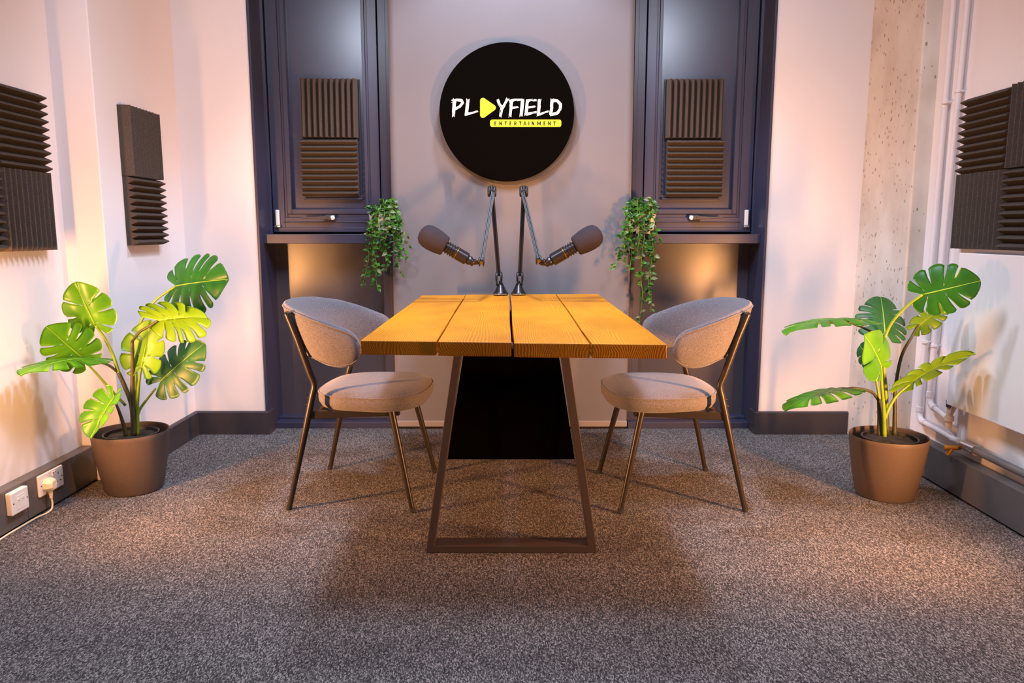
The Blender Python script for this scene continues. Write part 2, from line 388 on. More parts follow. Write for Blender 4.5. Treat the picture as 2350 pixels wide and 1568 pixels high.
# ------------------------------------------------------------------ navy window bays (left and right of the blind)
def window_bay(name, s):
    root = empty(name, (s*1.0, 4.10, 0)); structure(root); org = root.location.copy()
    def bx(bm, x0, x1, *a):
        x0, x1 = sorted((s*x0, s*x1)); box(bm, x0, x1, *a)
    def add(nm, bm, m, par=root, **k): return build(nm, bm, m, par, org, **k)
    bm = BM()                                                     # lining of the reveal and fixed frame
    bx(bm, 1.308, 1.322, 3.924, 4.30, 0, 2.72)
    bx(bm, 1.292, 1.309, 4.085, 4.13, 1.05, 2.72)
    bx(bm, .640, .702, 4.10, 4.16, .0, 2.72); bx(bm, .640, .662, 4.092, 4.11, .0, 2.72)
    add('fixed_frame', bm, M['navy'], bevel=.002)
    bm = BM()                                                     # dark seal all round the sash
    bx(bm, .700, 1.293, 4.150, 4.17, 1.066, 2.72)
    add('rubber_seal', bm, M['seal'])
    bm = BM()                                                     # sash in two steps around the infill
    def rect_frame(x0, x1, z0, z1, wl, wr, wb, y0, y1):
        bx(bm, x0, x0+wl, y0, y1, z0, z1); bx(bm, x1-wr, x1, y0, y1, z0, z1); bx(bm, x0+wl, x1-wr, y0, y1, z0, z0+wb)
    rect_frame(.708, 1.287, 1.076, 2.72, .050, .062, .078, 4.098, 4.16)
    rect_frame(.758, 1.225, 1.154, 2.72, .013, .014, .018, 4.106, 4.16)
    rect_frame(.771, 1.211, 1.172, 2.72, .017, .024, .026, 4.100, 4.16)
    bx(bm, .708, 1.287, 4.092, 4.10, 1.076, 1.100)
    bx(bm, .75, 1.235, 4.094, 4.10, 1.128, 1.132)
    add('sash', bm, M['navy'], bevel=.0025)
    bm = BM(); bx(bm, .78, 1.20, 4.138, 4.16, 1.19, 2.72); add('infill_panel', bm, M['navy_gloss'])
    bm = BM(); bx(bm, .645, 1.308, 3.985, 4.12, 1.016, 1.066); add('sill', bm, M['navy'], bevel=.003)
    bm = BM(); bx(bm, .66, 1.308, 4.17, 4.20, .02, 1.016); add('lower_panel', bm, M['navy_low'])
    bm = BM(); bx(bm, .64, 1.308, 4.035, 4.18, 0, .034); bx(bm, .64, 1.308, 4.11, 4.18, .034, .05); add('threshold', bm, M['navy'], bevel=.003)
    # espagnolette handle: rosette block and long lever
    hb = BM(); zc = 1.152
    bx(hb, .950, 1.01, 4.078, 4.10, zc-.017, zc+.017)
    h = add('handle', hb, M['handle'], bevel=.006)
    hb = BM()
    lv = [(.985, .013), (1.02, .012), (1.06, .008), (1.11, .0055), (1.128, .005)]
    loft(hb, [[(s*x, 4.062-.004, zc-r*.7), (s*x, 4.062+.006, zc-r*.7), (s*x, 4.062+.006, zc+r*.7), (s*x, 4.062-.004, zc+r*.7)] for x, r in lv])
    bx(hb, .972, .992, 4.060, 4.08, zc-.012, zc+.012)
    add('lever', hb, M['handle'], h, bevel=.002)
    hb = BM(); lathe(hb, [(0, 0), (.012, 0), (.012, .006), (.009, .008), (0, .008)], 20, axis_frame((s*.963, 4.078, zc), (s*.963, 3.9, zc)))
    add('lock_button', hb, M['plastic'], h, smooth=True)
    hb = BM(); bx(hb, 1.252, 1.272, 4.082, 4.10, 1.112, 1.194)
    hg = add('hinge', hb, M['plastic'], bevel=.004)
    hb = BM(); bx(hb, 1.246, 1.278, 4.080, 4.10, 1.100, 1.1115); add('hinge_foot', hb, M['chrome'], hg, bevel=.002)
    return root
window_bay('window_1', -1)
window_bay('window_2', 1)

# ------------------------------------------------------------------ roller blind
root = tag(empty('roller_blind', (0, 4.03, .01)), 'plain grey fabric roller blind hanging to the floor behind the table', 'blind')
bm = BM(); nx = 40
rows = []
for z in (.03, .6, 1.2, 1.8, 2.4, 2.70):
    rows.append([[bm.verts.new((-.640+1.272*i/nx + (.006 if i < 20 else -.004)*z/2.2, yy + .0012*math.sin(i*.7)+.001*math.sin(z*3+i*.3), z)) for i in range(nx+1)] for yy in (4.028, 4.0305)])
for (a0, a1), (b0, b1) in zip(rows, rows[1:]):
    for i in range(nx):
        bm.faces.new((a0[i], a0[i+1], b0[i+1], b0[i])); bm.faces.new((a1[i], b1[i], b1[i+1], a1[i+1]))
    for i in (0, nx): bm.faces.new((a0[i], b0[i], b1[i], a1[i]))
build('blind_fabric', bm, M['blind'], root, root.location, smooth='all')
bm = BM(); box(bm, -.642, .634, 4.020, 4.036, .012, .046); build('bottom_bar', bm, M['bar'], root, root.location, bevel=.005)
bm = BM(); tube(bm, [(-.64, 4.06, 2.66), (.63, 4.06, 2.66)], .027, 16); build('roller_tube', bm, M['bar'], root, root.location, smooth=True)

# ------------------------------------------------------------------ round sign
YS = 3.972
sc0 = at(1163, 258.5, Y=YS); SR = .3455
root = tag(empty('round_sign', (sc0.x, YS, sc0.z)), 'large round black sign with white brush lettering and yellow play triangle', 'sign')
fr = axis_frame((sc0.x, YS+.022, sc0.z), (sc0.x, YS-1, sc0.z))
bm = BM(); lathe(bm, [(0, 0), (SR, 0), (SR, .020), (SR-.002, .022), (0, .022)], 160, fr); build('disc', bm, M['black'], root, root.location, smooth=True)
bm = BM(); fr2 = axis_frame((sc0.x+.012, YS+.054, sc0.z-.015), (sc0.x+.012, YS-1, sc0.z-.015))
lathe(bm, [(0, 0), (SR, 0), (SR, .0315), (0, .0315)], 160, fr2); build('backing_disc', bm, M['backdisc'], root, root.location, smooth=True)
def sg(x, y, d=0.0005):                       # artwork coordinates on the disc face
    p = at(980 + x/4.357, 80 + y/4.357, Y=YS); return Vector((p.x, YS - d, p.z))
rng = random.Random(5)
def brush(bm, pts, w, taper=1.0):
    """a dry-brush stroke: a solid core with ragged bristle tracks along it"""
    P = [Vector((x, y)) for x, y in pts]
    dense = []
    for a, b in zip(P, P[1:]):
        k = max(2, int((b-a).length/9))
        for i in range(k): dense.append(a + (b-a)*i/k)
    dense.append(P[-1]); n = len(dense)
    nb = 9
    for j in range(nb):
        off = ((j+.5)/nb - .5)*w; bw = w/nb*1.12
        edge = abs(j-(nb-1)/2)/((nb-1)/2)
        e0 = rng.uniform(-9, 9)*(.4+edge); e1 = rng.uniform(-12, 10)*(.4+edge)
        gap = (rng.randint(2, max(3, n-4)), rng.randint(2, 5)) if (rng.random() < .18 + .35*edge and n > 8) else None
        L_, R_ = [], []
        runs = []
        for i, p in enumerate(dense):
            t = (dense[min(i+1, n-1)] - dense[max(i-1, 0)]).normalized(); nn = Vector((-t.y, t.x))
            ww = 1.08*(1 - (1-taper)*i/(n-1))
            q = p + nn*(off*ww + rng.uniform(-.7, .7))
            if i == 0: q = q - t*e0
            if i == n-1: q = q + t*e1
            if gap and gap[0] <= i < gap[0]+gap[1]:
                if len(L_) > 1: runs.append((L_, R_))
                L_, R_ = [], []; continue
            h = bw*ww*.5
            L_.append(q + nn*h); R_.append(q - nn*h)
        if len(L_) > 1: runs.append((L_, R_))
        d = .0006 + .00004*j
        for L2, R2 in runs:
            a = [bm.verts.new(sg(v.x, v.y, d)) for v in L2]; b = [bm.verts.new(sg(v.x, v.y, d)) for v in R2]
            for i in range(len(a)-1): bm.faces.new((a[i], a[i+1], b[i+1], b[i]))
for strokes in [                              # P L Y F I E L D
    [([(276, 646), (270, 720), (262, 815)], 31, 0.85), ([(252, 664), (300, 652), (345, 655), (356, 680), (330, 715), (272, 748)], 27, 0.8)],
    [([(408, 648), (402, 720), (392, 800)], 29, 0.95), ([(382, 797), (430, 785), (508, 764)], 25, 0.55)],
    [([(708, 650), (722, 690), (748, 728)], 26, 1), ([(806, 640), (772, 700), (745, 745), (733, 818)], 29, 0.8)],
    [([(846, 655), (838, 730), (830, 818)], 29, 0.8), ([(826, 664), (870, 652), (938, 650)], 25, 0.8), ([(836, 735), (870, 728), (908, 722)], 22, 0.7)],
    [([(957, 645), (950, 720), (940, 812)], 31, 0.85)],
    [([(1006, 650), (998, 720), (990, 800)], 27, 1), ([(1000, 662), (1040, 655), (1094, 652)], 24, 0.8), ([(998, 728), (1040, 722), (1084, 716)], 20, 0.8), ([(982, 797), (1040, 785), (1092, 774)], 25, 0.8)],
    [([(1126, 645), (1120, 720), (1110, 800)], 29, 0.95), ([(1100, 802), (1150, 785), (1216, 764)], 24, 0.7)],
    [([(1252, 646), (1246, 720), (1236, 800)], 31, 0.9), ([(1244, 658), (1300, 660), (1335, 695), (1332, 745), (1300, 785), (1234, 800)], 29, 0.85)]]:
    bm = BM()
    for pts, w, tp in strokes: brush(bm, pts, w, tp)
    build('letter', bm, M['white_print'], root, root.location, recalc=False)
def rounded(poly, r, k=8):
    out = []; n = len(poly)
    for i in range(n):
        p, a, b = Vector(poly[i]), Vector(poly[i-1]), Vector(poly[(i+1) % n])
        d1 = (a-p).normalized(); d2 = (b-p).normalized(); ang = d1.angle(d2); t = r/math.tan(ang/2)
        c = p + (d1+d2).normalized()*(r/math.sin(ang/2)); s0 = p+d1*t-c; s1 = p+d2*t-c
        a0 = math.atan2(s0.y, s0.x); da = math.atan2(s1.y, s1.x)-a0
        while da > PI: da -= 2*PI
        while da < -PI: da += 2*PI
        out += [(c.x+r*math.cos(a0+da*j/k), c.y+r*math.sin(a0+da*j/k)) for j in range(k+1)]
    return out
bm = BM(); pts = rounded([(531, 605), (708, 728), (531, 858)], 28)
hexa(bm, [sg(x, y, 0) for x, y in pts], [sg(x, y, .001) for x, y in pts]); build('play_triangle', bm, M['yellow'], root, root.location)
bm = BM(); pts = rounded([(631, 848), (1342, 848), (1342, 921), (631, 921)], 22)
hexa(bm, [sg(x, y, 0) for x, y in pts], [sg(x, y, .001) for x, y in pts]); banner = build('banner', bm, M['yellow'], root, root.location)
# ENTERTAINMENT, letter by letter from plain bars
bm = BM()
def bar(x0, y0, x1, y1, w):
    a, b = Vector((x0, y0)), Vector((x1, y1)); t = (b-a).normalized(); nn = Vector((-t.y, t.x))*w/2
    q = [a-nn, b-nn, b+nn, a+nn]
    bm.faces.new([bm.verts.new(sg(v.x, v.y, .0014)) for v in q])
def letter(ch, x, w):
    t, b, m_, k = 867, 906, 886, 10
    l, r = x+k/2, x+w-k/2
    if ch in 'ENRTIMA':
        if ch == 'E': bar(l, t, l, b, k); [bar(l, y, r+3, y, 8.5) for y in (t+4, m_, b-4)]
        if ch == 'N': bar(l, t, l, b, k); bar(r, t, r, b, k); bar(l, t+3, r, b-3, 8.5)
        if ch == 'T': bar((l+r)/2, t, (l+r)/2, b, k); bar(x-2, t+4, x+w+2, t+4, 8.5)
        if ch == 'I': bar(x+w/2, t, x+w/2, b, k)
        if ch == 'M': bar(l, t, l, b, k); bar(r, t, r, b, k); bar(l, t+2, (l+r)/2, b-8, 7.5); bar(r, t+2, (l+r)/2, b-8, 7.5)
        if ch == 'A': bar(x+1, b, x+w/2, t, 8); bar(x+w-1, b, x+w/2, t, 8); bar(x+5, m_+8, x+w-5, m_+8, 6)
        if ch == 'R':
            bar(l, t, l, b, k); bar(l, t+3.5, r-4, t+3.5, 7); bar(l, m_+2, r-4, m_+2, 7); bar(r-2, t+2, r-2, m_+4, 7.5); bar(l+8, m_+2, r+2, b, 8)
for ch, x, w in zip('ENTERTAINMENT', [673, 722, 775, 824, 871, 920, 964, 1012, 1046, 1102, 1164, 1210, 1262], [22, 27, 24, 22, 26, 24, 30, 12, 28, 36, 22, 27, 24]):
    letter(ch, x, w)
build('banner_lettering', bm, M['black_print'], banner, root.location, recalc=False)

# ------------------------------------------------------------------ acoustic foam tiles
def foam_mesh(rows, nm):
    """0.30 m wedge tile in its own frame: x,z across the tile, -y out of the wall; rows = 'h' or 'v'"""
    bm = BM(); n, S, base, tip = 10, .30, .022, .052
    prof = []
    for i in range(n):
        a = -S/2 + S*i/n; p = S/n
        prof += [(a, base), (a+p*.5-.0022, tip), (a+p*.5+.0022, tip)]
    prof.append((S/2, base))
    ring = [(-S/2, 0)] + prof + [(S/2, 0)]
    segs = 6
    loops = []
    for k in range(segs+1):
        u = -S/2 + S*k/segs
        wob = .0003*math.sin(k*2.1)
        loops.append([((u, -d, t+wob) if rows == 'h' else (t+wob, -d, u)) for t, d in ring])
    loft(bm, loops)
    bmesh.ops.recalc_face_normals(bm, faces=bm.faces)
    me = bpy.data.meshes.new(nm); bm.to_mesh(me); bm.free(); me.materials.append(M['foam']); return me
FH, FV = foam_mesh('h', 'foam_tile_h'), foam_mesh('v', 'foam_tile_v')
def tile(kind, loc, rz, label, group, tilt=0):
    o = link(bpy.data.objects.new('acoustic_foam_tile', FH if kind == 'h' else FV)); o.location = loc; o.rotation_euler = (0, tilt, rz)
    tag(o, label, 'foam tile', group); return o
gl = 'foam tiles on the left wall'; gr = 'foam tiles on the right wall'; gp = 'foam tiles on the left pier'; g1 = 'foam tiles on the left window'; g2 = 'foam tiles on the right window'
L_, R_ = PI/2, -PI/2      # face towards +x / -x
tile('h', (-1.868, 2.882, 1.459), L_, 'charcoal foam tile with level ridges, upper one on the left wall', gl)
tile('v', (-1.868, 2.880, 1.157), L_, 'charcoal foam tile with upright ridges, lower one on the left wall above the sockets', gl)
tile('h', (-1.868, 2.577, 1.158), L_, 'sliver of level ridged foam tile at the left edge of the photo', gl)
tile('h', (1.877, 3.010, 1.462), R_, 'level ridged foam tile, upper one nearest the white pipes on right wall', gr)
tile('v', (1.877, 2.705, 1.462), R_, 'upright ridged foam tile, upper one at the right edge of the photo', gr)
tile('v', (1.877, 3.008, 1.160), R_, 'upright ridged foam tile above the radiator, lower one nearest the pipes', gr)
tile('h', (1.877, 2.703, 1.160), R_, 'level ridged foam tile above the radiator, lower one at right edge of the photo', gr)
tile('v', (-1.70, 3.485, 1.470), L_, 'upright ridged foam tile, top of the pair on the left pier', gp)
tile('h', (-1.70, 3.487, 1.168), L_, 'level ridged foam tile, bottom of the pair on pier above the left plant', gp)
tile('v', (-.968, 4.134, 1.725), 0, 'upright ridged foam tile, top of the pair on the left navy window', g1, .012)
tile('h', (-.975, 4.134, 1.417), 0, 'level ridged foam tile, bottom of the pair on the left navy window', g1)
tile('v', (.968, 4.134, 1.722), 0, 'upright ridged foam tile, top of the pair on the right navy window', g2)
tile('h', (.978, 4.134, 1.414), 0, 'level ridged foam tile, bottom of the pair on the right navy window', g2)
for s, side in ((-1, 'left'), (1, 'right')):
    bm = BM(); x0, x1 = sorted((s*.808, s*1.122))
    box(bm, x0, x1, 4.1342, 4.1380, 1.250, 1.878); box(bm, x0, x1, 4.112, 4.1345, 1.249, 1.257)
    tag(build('backing_board', bm, M['navy'], bevel=.002), 'thin navy backing board behind the foam pair on the %s window' % side, 'board', 'foam backing boards')

# ------------------------------------------------------------------ table
tb = tag(empty('table', (0, 2.99, 0)), 'orange varnished plank table on dark trapezoid legs in the middle of the room', 'table')
zc = {(0, 0): .767, (1, 0): .757, (0, 1): .756, (1, 1): .763}
def top_z(u, v): return (zc[0, 0]*(1-u)+zc[1, 0]*u)*(1-v) + (zc[0, 1]*(1-u)+zc[1, 1]*u)*v
fx = [-.440, -.218, .0015, .2285, .448]; bx_ = [-.463, -.238, -.0115, .226, .441]
yf = [2.150, 2.142, 2.140, 2.138]; yb = [3.832, 3.838, 3.840, 3.842]; gap = [.0016, .0022, .0038, .0022, .0016]
for k in range(4):
    bm = BM(); nyy = 10; loops = []
    for j in range(nyy+1):
        v = j/nyy
        g0, g1_ = gap[k]*(1 if k else 0), gap[k+1]*(1 if k < 3 else 0)
        xa = fx[k]*(1-v) + bx_[k]*v + g0 + (.0012*math.sin(v*9+k) if k else 0); xb = fx[k+1]*(1-v) + bx_[k+1]*v - g1_ + .0012*math.sin(v*8+2*k)
        y = yf[k]*(1-v) + yb[k]*v
        z = [top_z((x+.44)/.888, v) + .0008*math.sin(5*v+k*2) for x in (xa, xb)]
        loops.append([(xa, y, z[0]-.042), (xb, y, z[1]-.042), (xb, y, z[1]), (xa, y, z[0])])
    loft(bm, loops)
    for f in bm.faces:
        if abs(f.normal.y) > .9 or len({round(v.co.y, 4) for v in f.verts}) == 1: f.material_index = 1       # end grain takes the stain darker; shade on the ends is painted in too
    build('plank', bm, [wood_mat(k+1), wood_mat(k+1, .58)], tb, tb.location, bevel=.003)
def trapezoid(y0, y1, wb, wt, zt, name, cx):
    t, tb_ = .026, .026
    sl = (wb-wt)/zt
    outer = [(-wb, 0), (wb, 0), (wt, zt), (-wt, zt)]
    zi0, zi1 = tb_, zt-.012
    inner = [(-(wb-sl*zi0)+t*1.02, zi0), (wb-sl*zi0-t*1.02, zi0), (wb-sl*zi1-t*1.02, zi1), (-(wb-sl*zi1)+t*1.02, zi1)]
    bm = BM()
    rings = [[bm.verts.new((cx+x, y, z)) for x, z in q] for y in (y0, y1) for q in (outer, inner)]
    fo, fi, bo, bi = rings
    for i in range(4):
        j = (i+1) % 4
        bm.faces.new((fo[i], fo[j], fi[j], fi[i])); bm.faces.new((bo[j], bo[i], bi[i], bi[j]))
        bm.faces.new((fo[j], fo[i], bo[i], bo[j])); bm.faces.new((fi[i], fi[j], bi[j], bi[i]))
    return build(name, bm, M['steel'], tb, tb.location, bevel=.0022)
trapezoid(2.41, 2.482, .2915, .184, .714, 'leg_frame', -.002)
trapezoid(3.472, 3.544, .2915, .184, .713, 'leg_frame', -.004)
bm = BM(); hexa(bm, [(-.311, 3.464, .001), (.300, 3.464, .001), (.187, 3.464, .712), (-.195, 3.464, .712)][::1], [(-.311, 3.470, .001), (.300, 3.470, .001), (.187, 3.470, .712), (-.195, 3.470, .712)])
tag(build('modesty_panel', bm, M['cloth_black'], tb, tb.location), 'plain black panel covering the far leg frame')

# ------------------------------------------------------------------ dining chairs
def superellipse(cx, cy, a, b, z, n=2.8, k=56, tapx=0.0):
    out = []
    for i in range(k):
        t = 2*PI*i/k; c, s = math.cos(t), math.sin(t)
        x = a*math.copysign(abs(c)**(2/n), c); y = b*math.copysign(abs(s)**(2/n), s)*(1+tapx*x/a)
        out.append(Vector((cx+x, cy+y, z)))
    return out
def make_chair(label):
    root = tag(empty('dining_chair'), label, 'chair', 'dining chairs at the table')
    # seat cushion
    prof = [(.72, .384), (.86, .386), (.945, .394), (.992, .412), (1.0, .430), (.992, .446), (.955, .458), (.86, .468), (.70, .474), (.45, .477), (.2, .478)]
    bm = BM()
    loft(bm, [superellipse(.055, 0, .222*q, .238*q, z, 2.9, 56, .05) for q, z in prof])
    seat = build('seat', bm, M['fabric'], root, smooth='all')
    bm = BM(); tube(bm, superellipse(.055, 0, .222*.992, .238*.992, .447, 2.9, 56, .05), .0036, 8, closed=True)
    build('piping', bm, M['fabric'], seat, smooth='all')
    # wrap-around backrest shell
    nu, nv = 56, 24; PH = math.radians(100)
    tabz = [(0, .705), (.30, .701), (.57, .687), (.72, .668), (.86, .651), (.93, .644), (1, .640)]
    tabh = [(0, .105), (.30, .102), (.57, .096), (.72, .093), (.84, .086)]
    def lerp(tab, t):
        for (a, va), (b, vb) in zip(tab, tab[1:]):
            if t <= b: q = (t-a)/(b-a); return va + (vb-va)*q
        return tab[-1][1]
    def frame(u):
        a = abs(u); hh = lerp(tabh, a)
        if a > .78: hh *= max(0, 1-((a-.78)/.22)**2.4)**.5
        return u*PH, lerp(tabz, a), hh
    def surf(u, th, off=0):
        ph, zc_, hh = frame(u)
        c, s = math.cos(th), math.sin(th)
        w = math.copysign(abs(s)**.8, s)*hh                      # height in section
        taper = min(1, hh/.055)
        n_ = (math.copysign(abs(c)**.75, c)*.026*(.30+.70*taper) + off)   # thickness in section
        A, B = .240, .262
        z = zc_ + w
        lean = (z-.69)*.36*max(0, math.cos(ph))**.8
        flare = (z-.69)*.10
        cph, sph = math.cos(ph), math.sin(ph)
        px, py = -A*math.copysign(abs(cph)**.80, cph) + .005, B*math.copysign(abs(sph)**.80, sph)
        nx_, ny_ = -math.cos(ph)/A, math.sin(ph)/B; l = math.hypot(nx_, ny_); nx_, ny_ = nx_/l, ny_/l
        return Vector((px + nx_*(n_+flare) - lean, py + ny_*(n_+flare), z))
    bm = BM(); loops = []
    for i in range(nu+1):
        u = -1 + 2*i/nu; u = math.copysign(1-(1-abs(u))**1.25, u) if abs(u) > .0 else u
        u = max(-.9985, min(.9985, u))
        loops.append([surf(u, 2*PI*k/nv) for k in range(nv)])
    loft(bm, loops)
    back = build('backrest', bm, M['fabric'], root, smooth='all')
    # piping runs along the outer edge of the shell
    bm = BM(); us = [max(-.9985, min(.9985, -1 + 2*i/60)) for i in range(61)]
    th1, th2 = math.radians(58), math.radians(-58)
    tube(bm, [surf(u, th1, .001) for u in us] + [surf(u, th2, .001) for u in us[::-1]], .0030, 8, closed=True)
    build('piping', bm, M['fabric'], back, smooth='all')
    # legs
    for s in (-1, 1):
        bm = BM()
        path = smooth_path([(-.242, s*.252, .004), (-.187, s*.2425, .24), (-.137, s*.234, .455)], 6)[:-1] + smooth_path([(-.137, s*.234, .455), (-.128, s*.2335, .495), (-.142, s*.233, .535)], 4)[:-1] + [Vector((-.142, s*.233, .535)), Vector((-.188, s*.236, .68)), Vector((-.221, s*.240, .772)), Vector((-.224, s*.240, .780))]
        rr = [.0095 + .0035*min(1, max(0, p.z/.4)) for p in path]; rr[-1] = .006
        tube(bm, path, rr, 14)
        lg = build('leg', bm, M['leg'], root, smooth=True)
        bm = BM(); tube(bm, [(-.243, s*.252, 0), (-.241, s*.2518, .018)], .0115, 14); build('foot_cap', bm, M['seal'], lg, smooth=True)
        for x, z in ((-.153, .445), (-.160, .418), (-.178, .632), (-.208, .725)):
            bm = BM(); tube(bm, [(x+.010, s*.236, z+.002), (x-.005, s*.236, z-.001)], .0045, 10)
            build('screw', bm, M['leg'], lg, smooth=True)
        bm = BM(); tube(bm, [(.246, s*.243, .004), (.160, s*.195, .392)], [.0095, .0135], 14)
        lg = build('leg', bm, M['leg'], root, smooth=True)
        bm = BM(); tube(bm, [(.247, s*.2432, 0), (.243, s*.241, .018)], .0115, 14); build('foot_cap', bm, M['seal'], lg, smooth=True)
    bm = BM()
    for s in (-1, 1):
        hexa(bm, [(-.160, s*.228-.012, .362), (.19, s*.185-.012, .372), (.19, s*.185+.012, .372), (-.160, s*.228+.012, .362)],
                 [(-.155, s*.228-.012, .394), (.19, s*.185-.012, .388), (.19, s*.185+.012, .388), (-.155, s*.228+.012, .394)])
    box(bm, -.150, -.122, -.228, .228, .366, .390); box(bm, .14, .17, -.19, .19, .372, .390)
    build('seat_frame', bm, M['leg'], root, bevel=.003)
    return root
def copy_tree(o, parent=None):
    c = o.copy(); COL.objects.link(c); c.parent = parent
    for ch in list(o.children): copy_tree(ch, c)
    return c
chair = make_chair('grey fabric dining chair left of the table, facing right, in front of the left window')
chair.location = (-.612, 3.045, 0); chair.rotation_euler = (0, 0, math.radians(-4.5))
c2 = copy_tree(chair); c2['label'] = 'grey fabric dining chair right of the table, facing left, in front of the right window'
c2.location = (.652, 3.03, 0); c2.rotation_euler = (0, 0, math.radians(183))

# ------------------------------------------------------------------ boom arms and microphones
def bar_between(bm, a, b, w, h, up=(0, -1, 0)):
    a, b = Vector(a), Vector(b); z = (b-a).normalized(); x = Vector(up).cross(z).normalized(); y = z.cross(x)
    q = [(-w/2, -h/2), (w/2, -h/2), (w/2, h/2), (-w/2, h/2)]
    hexa(bm, [a + x*i + y*j for i, j in q], [b + x*i + y*j for i, j in q])
def boom(label, miclabel, base_px, j_px, el_px, end_px, mb_px, mf_px, s):
    YB, YE = 3.79, 3.47
    b0 = at(*base_px, Y=YB); zt = .7625
    root = tag(empty('boom_stand', (b0.x, YB, zt)), label, 'boom stand', 'microphone boom stands on the table'); org = root.location.copy()
    def add(nm, bm, m, par=root, **k): return build(nm, bm, m, par, org, **k)
    bm = BM(); lathe(bm, [(0, 0), (.0375, 0), (.0385, .004), (.0375, .009), (.030, .018), (.014, .052), (.0085, .062), (.0085, .070), (0, .070)], 40, Matrix.Translation((b0.x, YB, zt)))
    add('base', bm, M['mic_metal'], smooth=True)
    bm = BM(); lathe(bm, [(.0386, .0022), (.0390, .003), (.0390, .006), (.0386, .0068)], 40, Matrix.Translation((b0.x, YB, zt))); add('base_ring', bm, M['chrome'], smooth=True)
    j = at(*j_px, Y=YB); e = at(*el_px, Y=YB-.01); t = at(*end_px, Y=YE)
    def joint(bm, c, half, r, tall, ax=Vector((1, 0, 0))):
        for q in (-1, 1):
            fr = axis_frame(c + ax*(q*half*.45), c + ax*(q*half)); S = Matrix.Diagonal((1, tall, 1, 1))
            lathe(bm, [(0, 0), (r, 0), (r, half*.3), (r*.86, half*.52), (r*.4, half*.58), (0, half*.58)], 24, fr @ Matrix.Identity(4))
    bm = BM(); tube(bm, [(b0.x, YB, zt+.064), (b0.x, YB, j.z-.03)], .0075, 14)
    joint(bm, j + Vector((0, 0, -.004)), .0175, .026, 1.3); joint(bm, j + Vector((0, 0, -.030)), .0145, .020, 1)
    add('swivel_joint', bm, M['arm_metal'], smooth=True)
    bm = BM()
    d = (e-j).normalized(); side = Vector((1, 0, 0))
    for q in (-1, 1): bar_between(bm, j + side*q*.0072, e + side*q*.0072 - d*.01, .0066, .020)
    bar_between(bm, j + Vector((0, .004, 0)), e + Vector((0, .004, 0)) - d*.02, .0078, .008)
    add('lower_arm', bm, M['arm_metal'], bevel=.0012)
    bm = BM(); joint(bm, e, .0215, .0265, 1.2); tube(bm, [e+Vector((-.016, 0, 0)), e+Vector((.016, 0, 0))], .010, 14)
    tube(bm, [e + d*.012, e + d*.031], [.013, .007], 14)
    add('elbow_joint', bm, M['arm_metal'], smooth=True)
    bm = BM(); e2 = e + Vector((-s*.006, -.01, -.004))*1
    d2 = (t-e2).normalized()
    for q in (-1, 1): bar_between(bm, e2 + side*q*.0068, t + side*q*.0068, .0064, .019)
    bar_between(bm, e2 + Vector((0, .004, 0)), t + Vector((0, .004, 0)), .0072, .008)
    add('upper_arm', bm, M['arm_metal'], bevel=.0012)
    bm = BM(); joint(bm, t + Vector((0, 0, -.006)), .013, .021, 1.2)
    add('end_joint', bm, M['arm_metal'], smooth=True)
    bm = BM(); tube(bm, [t+Vector((0, -.012, -.010)), t+Vector((0, -.026, -.010))], .0085, 6); add('clamp_bolt', bm, M['brass'])
    # microphone
    A, B = at(*mb_px, Y=YE), at(*mf_px, Y=YE-.01)
    Ln = (B-A).length; fr = axis_frame(A, B)
    mic = tag(empty('microphone', A), miclabel, 'microphone', 'microphones on the arms')
    o2 = mic.location.copy()
    z0 = Ln - .134
    bm = BM()
    prof = [(0, .052), (.020, .052), (.029, .058), (.029, z0-.055)]
    for k in range(4):
        zz = z0-.052+k*.0125; prof += [(.0298, zz), (.0298, zz+.006), (.0248, zz+.0065), (.0248, zz+.012)]
    prof += [(.024, z0+.005), (.024, z0+.03), (0, z0+.03)]
    lathe(bm, prof, 40, fr); body = build('body', bm, M['mic_metal'], mic, o2, smooth=True)
    bm = BM(); lathe(bm, [(.0293, z0-.060), (.0303, z0-.0595), (.0303, z0-.0575), (.0293, z0-.057)], 40, fr); build('trim_ring', bm, M['brass'], body, o2, smooth=True)
    bm = BM(); lathe(bm, [(0, z0), (.040, z0), (.0455, z0+.004), (.049, z0+.020), (.0535, z0+.045), (.0555, z0+.070), (.0535, z0+.096), (.046, z0+.116), (.031, z0+.129), (.014, z0+.134), (0, z0+.1345)], 48, fr)
    build('windscreen', bm, M['mic_foam'], mic, o2, smooth='all')
    bm = BM(); lathe(bm, [(0, .018), (.0145, .018), (.0175, .022), (.0175, .036), (.0215, .038), (.0215, .048), (.018, .053), (0, .053)], 32, fr); build('end_collar', bm, M['mic_metal'], mic, o2, smooth=True)
    # swivel yoke that reaches the arm's end joint
    bm = BM(); mid = fr @ Vector((0, 0, .028))
    tube(bm, smooth_path([mid, (mid+t)/2 + Vector((0, -.016, .004)), t + Vector((0, -.004, -.006))], 5), .0085, 12)
    dd = (B-A).normalized(); dn = Vector((dd.z, 0, -dd.x))*(1 if s < 0 else -1)
    tube(bm, [mid, mid + dn*.012 - dd*.020, mid + dn*.022 - dd*.030], [.013, .012, .009], 14)
    build('swivel_mount', bm, M['mic_metal'], mic, o2, smooth=True)
boom('black jointed boom arm on the table, left one, holding the left microphone', 'black microphone with grey foam windscreen pointing to the left chair',
     (1149, 676), (1145, 634), (1129, 440), (1105, 598), (1096, 609), (964, 532), -1)
boom('black jointed boom arm on the table, right one, holding the right microphone', 'black microphone with grey foam windscreen pointing to the right chair',
     (1190, 676), (1193, 634), (1202, 440), (1236, 594), (1243, 611), (1379, 532), 1)

